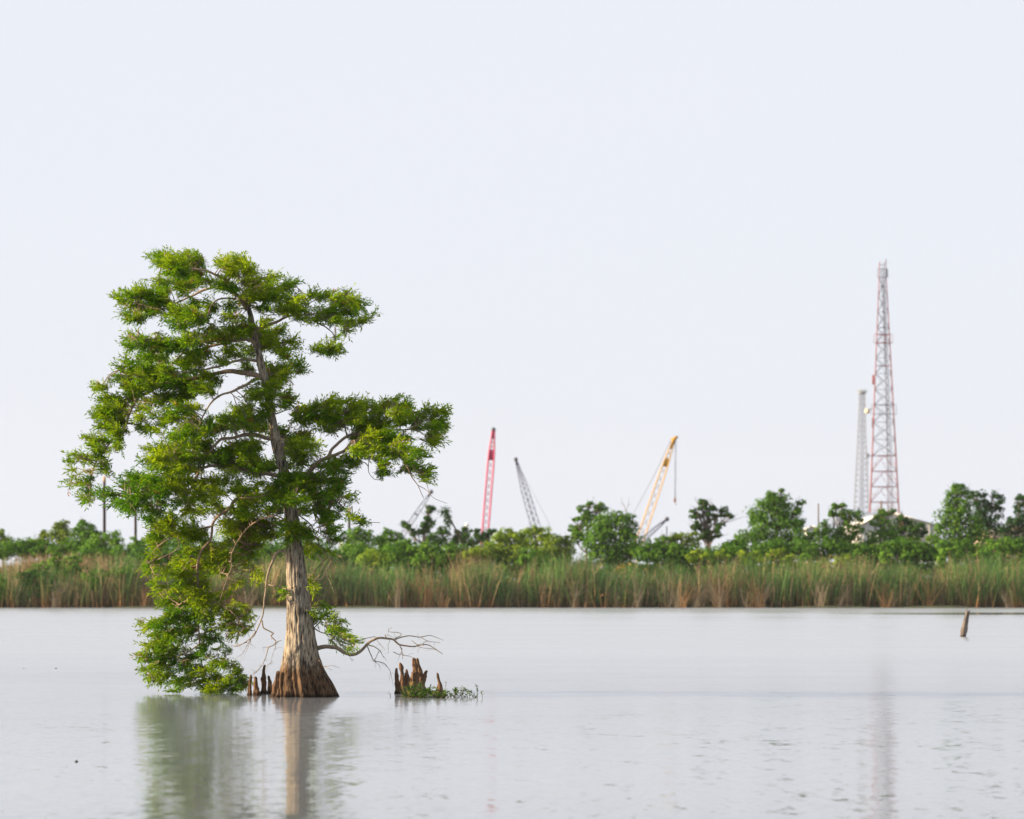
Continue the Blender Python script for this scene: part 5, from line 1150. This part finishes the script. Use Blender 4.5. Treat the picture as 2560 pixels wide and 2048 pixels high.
# ---------------------------------------------------------------- cranes
M_STEELD = mat_paint("dark_crane_steel", (0.07, 0.075, 0.11), .5, .3, scale=.4)
M_ROPE = mat_paint("steel_rope", (0.22, 0.22, 0.25), .5, .1)
M_TRACK = mat_paint("black_track", (0.03, 0.03, 0.032), .8, .2)
def crane(label, Y, path, wid, mat, solid=(), dark_to=0.0, lace=None, tipmat=None, lw=.05, chord=.085, group="crawler cranes beyond the trees", pitch=1.0):
    """path: tip and foot of the boom (photo px); wid: list of (t, width px) along it from the tip; solid: plated stretches (t0, t1)"""
    s = Y / F
    A, B = at(*path[0], Y), at(*path[1], Y)
    ax = unit(B - A); nx = unit(np.cross(ax, np.array([0, 1.0, 0]))); L = np.linalg.norm(B - A)
    k = (0.8 + 1.9 - B[2]) / ax[2]; Lf = L + max(0, k); foot = A + ax * Lf       # boom foot 1.9 m above the ground
    o = thing("crawler_crane", (foot[0], Y, .8), label, "crane", group)
    W = lambda t: np.interp(t, [w[0] for w in wid] + [Lf / L * .93, Lf / L], [w[1] for w in wid] + [wid[-1][1], 3.0]) * s / 2
    def P(t, i):
        a, b = [(-1, -1), (1, -1), (1, 1), (-1, 1)][i % 4]; w = W(t)
        return A + ax * (t * L) + nx * a * w + np.array([0, b * w * .95, 0])
    T_ = np.linspace(0, Lf / L, 40)
    for i in range(4): MB().tube([P(t, i) for t in T_], [chord] * 40, 5).build("chord", mat, o)
    lc = MB(); t = 0.0; sg = 0
    while t < Lf / L - .01:
        dt = max(.012, W(t) * 2 * pitch / L); t2 = min(t + dt, Lf / L)
        for i in range(4):
            a, b = (i, i + 1) if sg else (i + 1, i)
            lc.bar(P(t, a), P(t2, b), lw)
        t, sg = t2, 1 - sg
    lc.build("lacing", lace or mat, o, kind="stuff")
    for (t0, t1, mt) in solid:
        mb = MB(); v = [P(t0, i) for i in range(4)] + [P(t1, i) for i in range(4)]
        c = (v[0] + v[6]) / 2; v = [c + (q - c) * 1.06 for q in v]
        mb.add(v, [(0, 1, 5, 4), (1, 2, 6, 5), (2, 3, 7, 6), (3, 0, 4, 7), (0, 3, 2, 1), (4, 5, 6, 7)]); mb.build("boom_plate", mt, o)
    # head with sheaves
    hd = MB(); hd.tube([A - ax * .5, A, A + ax * .7], [W(0) * .55, W(0) * 1.05, W(.02) * 1.1], 8)
    hd.build("boom_head", tipmat or mat, o)
    sh = MB(); c = A - ax * .25
    sh.tube([c + np.array([0, -.22, 0]), c + np.array([0, .22, 0])], [.34, .34], 16); sh.build("sheave", M_STEELD, o, smooth=True)
    # house, cab and tracks on the ground behind the trees
    x, sg = foot[0], (1 if ax[0] > 0 else -1)
    for d in (-1.9, 1.9):
        mb = MB(); mb.tube([(x - 3.2, Y + d - .45, 1.35), (x - 3.2, Y + d + .45, 1.35)], [.55, .55], 14); mb.tube([(x + 3.2, Y + d - .45, 1.35), (x + 3.2, Y + d + .45, 1.35)], [.55, .55], 14)
        mb.box((x - 3.2, Y + d - .43, .82), (x + 3.2, Y + d + .43, 1.88)); mb.build("track", M_TRACK, o)
    MB().box((x - 2.2, Y - 1.4, 1.9), (x + 2.2, Y + 1.4, 2.3)).build("turntable", M_STEELD, o)
    mb = MB(); mb.box((min(x + sg * .6, x + sg * 5), Y - 1.45, 2.32), (max(x + sg * .6, x + sg * 5), Y + 1.45, 4.3)); mb.build("machine_house", mat, o)
    mb = MB(); mb.box((x - sg * .2 - .8, Y - 2.4, 2.35), (x - sg * .2 + .8, Y - 1.5, 4.3)); mb.build("cab", mat, o)
    return o, A, B, ax, s
M_PINK = mat_paint("faded_red_crane_paint", (0.58, 0.045, 0.14), .5, .2, scale=.5)
M_YEL = mat_paint("yellow_crane_paint", (0.54, 0.27, 0.010), .5, .15, scale=.5)
M_CREAM = mat_paint("faded_yellow_crane_paint", (0.50, 0.29, 0.05), .5, .2, scale=.5)
M_BLU = mat_paint("pale_blue_crane_paint", (0.085, 0.09, 0.165), .5, .3, scale=.5)
crane("upright crane with a pinkish red lattice boom in the middle distance", 600, [(1233.5, 1078), (1213, 1331)], [(0, 6), (.10, 9), (.2, 13.5), (.35, 15.5), (1, 15.5)], M_PINK,
      solid=[(.185, .285, M_PINK), (.02, .07, M_STEELD)], chord=.13, lace=M_PINK, pitch=1.15, lw=.045)
o, A, B, ax, s = crane("crane with a pale grey lattice boom leaning left beside the red crane", 640, [(1290.5, 1152), (1338, 1313)], [(0, 5), (.2, 11), (.45, 19), (1, 23)], M_BLU,
      solid=[(.0, .07, M_STEELD)], chord=.055, tipmat=M_STEELD, pitch=.8, lw=.05)
MB().tube([A, at(1375, 1313, 640), at(1400, 1440, 640)], [.03] * 3, 5).build("pendant_line", M_ROPE, o)
MB().tube([A + ax * 1.0, B], [.07] * 2, 5).build("pendant_line", M_STEELD, o)
o, A, B, ax, s = crane("crane with a yellow lattice boom and a hanging hook block", 600, [(1681, 1110), (1601, 1348.5)], [(0, 6), (.17, 12), (.3, 15), (.55, 16.5), (1, 18.5)], M_CREAM,
      solid=[(.155, .235, M_YEL), (0.0, .03, M_YEL)], chord=.09, tipmat=M_YEL, pitch=1.4, lw=.035)
Yc = 600.0
mb = MB(); mb.tube([at(1681, 1112, Yc), at(1684, 1099, Yc), at(1689, 1095, Yc), at(1695, 1091.5, Yc)], [.30, .34, .28, .16], 8); mb.tube([at(1684, 1099, Yc), at(1678.5, 1096.5, Yc), at(1677.5, 1099.5, Yc)], [.22, .14, .08], 6)
mb.build("jib_head", M_YEL, o, smooth=True)
MB().tube([at(1678, 1098, Yc), at(1640, 1180, Yc), at(1582, 1287, Yc), at(1520, 1400, Yc), at(1500, 1450, Yc)], [.045] * 5, 5).build("pendant_line", M_ROPE, o)
for dx in (-.07, .07): MB().tube([at(1689.3, 1096, Yc) + np.array([dx, 0, 0]), at(1687.8, 1246, Yc) + np.array([dx, 0, 0])], [.035] * 2, 5).build("hoist_rope", M_ROPE, o)
mb = MB(); c = at(1687.6, 1250, Yc); mb.tube([c + np.array([0, 0, .35]), c + np.array([0, 0, .2]), c + np.array([0, 0, -.2]), c + np.array([0, 0, -.4])], [.1, .17, .19, .1], 10); mb.tube(smooth_path([c + np.array([0, 0, -.4]), c + np.array([.02, 0, -.6]), c + np.array([.16, 0, -.72]), c + np.array([.2, 0, -.56])], 8), [.05] * 8, 6)
mb.build("hook_block", mat_paint("orange_block", (.60, .22, .06), .5), o, smooth=True)
crane("small dark crane boom low behind the yellow crane, pointing right", 560, [(1664, 1301), (1618, 1340)], [(0, 3), (.3, 8), (1, 11)], M_BLU, solid=[(.0, .12, M_STEELD)], chord=.06, tipmat=M_STEELD, lace=M_STEELD, lw=.04)
crane("pale blue crane boom low beside the right side of the cypress", 620, [(1076, 1233), (1003, 1342)], [(0, 3.5), (.2, 8), (.45, 11), (1, 13)], M_BLU, solid=[(.0, .06, M_STEELD), (.475, .5, M_STEELD)], chord=.05, tipmat=M_STEELD, pitch=2.6, lw=.025)
crane("faint pink crane boom half hidden behind the cypress leaves at left", 800, [(396, 1258), (391, 1340)], [(0, 4), (.2, 9), (1, 11)], M_PINK, chord=.05, lace=M_GREY, lw=.03)

# ---------------------------------------------------------------- buildings glimpsed between the trees
def shed(label, Y, x0, x1, eave, ridge, depth, wall, roof, door=True, peak=None):
    s = Y / F; X0, X1 = (x0 - 1280) * s, (x1 - 1280) * s; ze, zr = H + (YH - eave) * s, H + (YH - ridge) * s; g = .8
    xm = (X0 + X1) / 2 if peak is None else (peak - 1280) * s
    o = thing("warehouse", ((X0 + X1) / 2, Y, g), label, "building")
    mb = MB()
    for y in (Y, Y + depth):
        mb.add([(X0, y, g), (X1, y, g), (X1, y, ze), (xm, y, zr), (X0, y, ze)], [(0, 1, 2, 4)], [(4, 2, 3)])
    mb.add([(X0, Y, g), (X0, Y + depth, g), (X0, Y + depth, ze), (X0, Y, ze)], [(0, 1, 2, 3)]); mb.add([(X1, Y, g), (X1, Y + depth, g), (X1, Y + depth, ze), (X1, Y, ze)], [(0, 1, 2, 3)])
    for x in np.arange(X0 + .4, X1 - .1, .9):       # ribs of the cladding
        mb.box((x - .04, Y - .05, g), (x + .04, Y - .004, np.interp(x, [X0, xm, X1], [ze, zr, ze]) - .05))
    mb.build("wall", wall, o)
    for a, za, b, zb in ((X0 - .4, ze - .08, xm, zr + .06), (xm, zr + .06, X1 + .4, ze - .08)):
        rf = MB(); y0, y1 = Y - .4, Y + depth + .4
        rf.add([(a, y0, za), (b, y0, zb), (b, y1, zb), (a, y1, za), (a, y0, za + .14), (b, y0, zb + .14), (b, y1, zb + .14), (a, y1, za + .14)], [(0, 3, 2, 1), (4, 5, 6, 7), (0, 1, 5, 4), (1, 2, 6, 5), (2, 3, 7, 6), (3, 0, 4, 7)])
        rf.build("roof", roof, o)
    if door:
        MB().box((xm - 1.6, Y - .09, g), (xm + 1.6, Y - .06, g + 3.2)).build("door", M_GREY, o)
shed("white gabled warehouse below the red lattice tower behind the trees", 470, 2150, 2346, 1316, 1280, 24, mat_paint('white_wall', (.5, .5, .5), .7, .08), M_WHITE, peak=2215)
shed("small white shed showing between the broad tree and the twin topped tree", 440, 2018, 2042, 1326, 1317, 5, M_WHITE, M_WHITE, False)
shed("small teal roofed shed at the foot of the short pale topped pole", 430, 846, 884, 1345, 1331, 6, M_WHITE, mat_paint("teal_roof", (.16, .36, .36), .5, .1), False)
shed("low tan building behind the dark trees at the right edge", 400, 2470, 2600, 1332, 1316, 12, mat_paint("tan_wall", (.52, .40, .30), .8, .1), M_WHITE, False)
# ---------------------------------------------------------------- thin haze over the whole place
HAZE = 0.00005
if HAZE > 0:
    m, nt, out = new_mat("haze_air")
    v = N(nt, "ShaderNodeVolumePrincipled"); v.inputs["Color"].default_value = (.93, .95, 1, 1); v.inputs["Density"].default_value = HAZE; v.inputs["Anisotropy"].default_value = 0.3
    nt.links.new(v.outputs[0], out.inputs["Volume"])
    tag(MB().box((-600, -150, -2.0), (600, 2400, 72)).build("haze", m), "thin pale haze hanging over the water and the far bank", kind="stuff")
    scene.cycles.volume_step_rate = 10
for o in bpy.data.objects:
    if "_w" in o: del o["_w"]
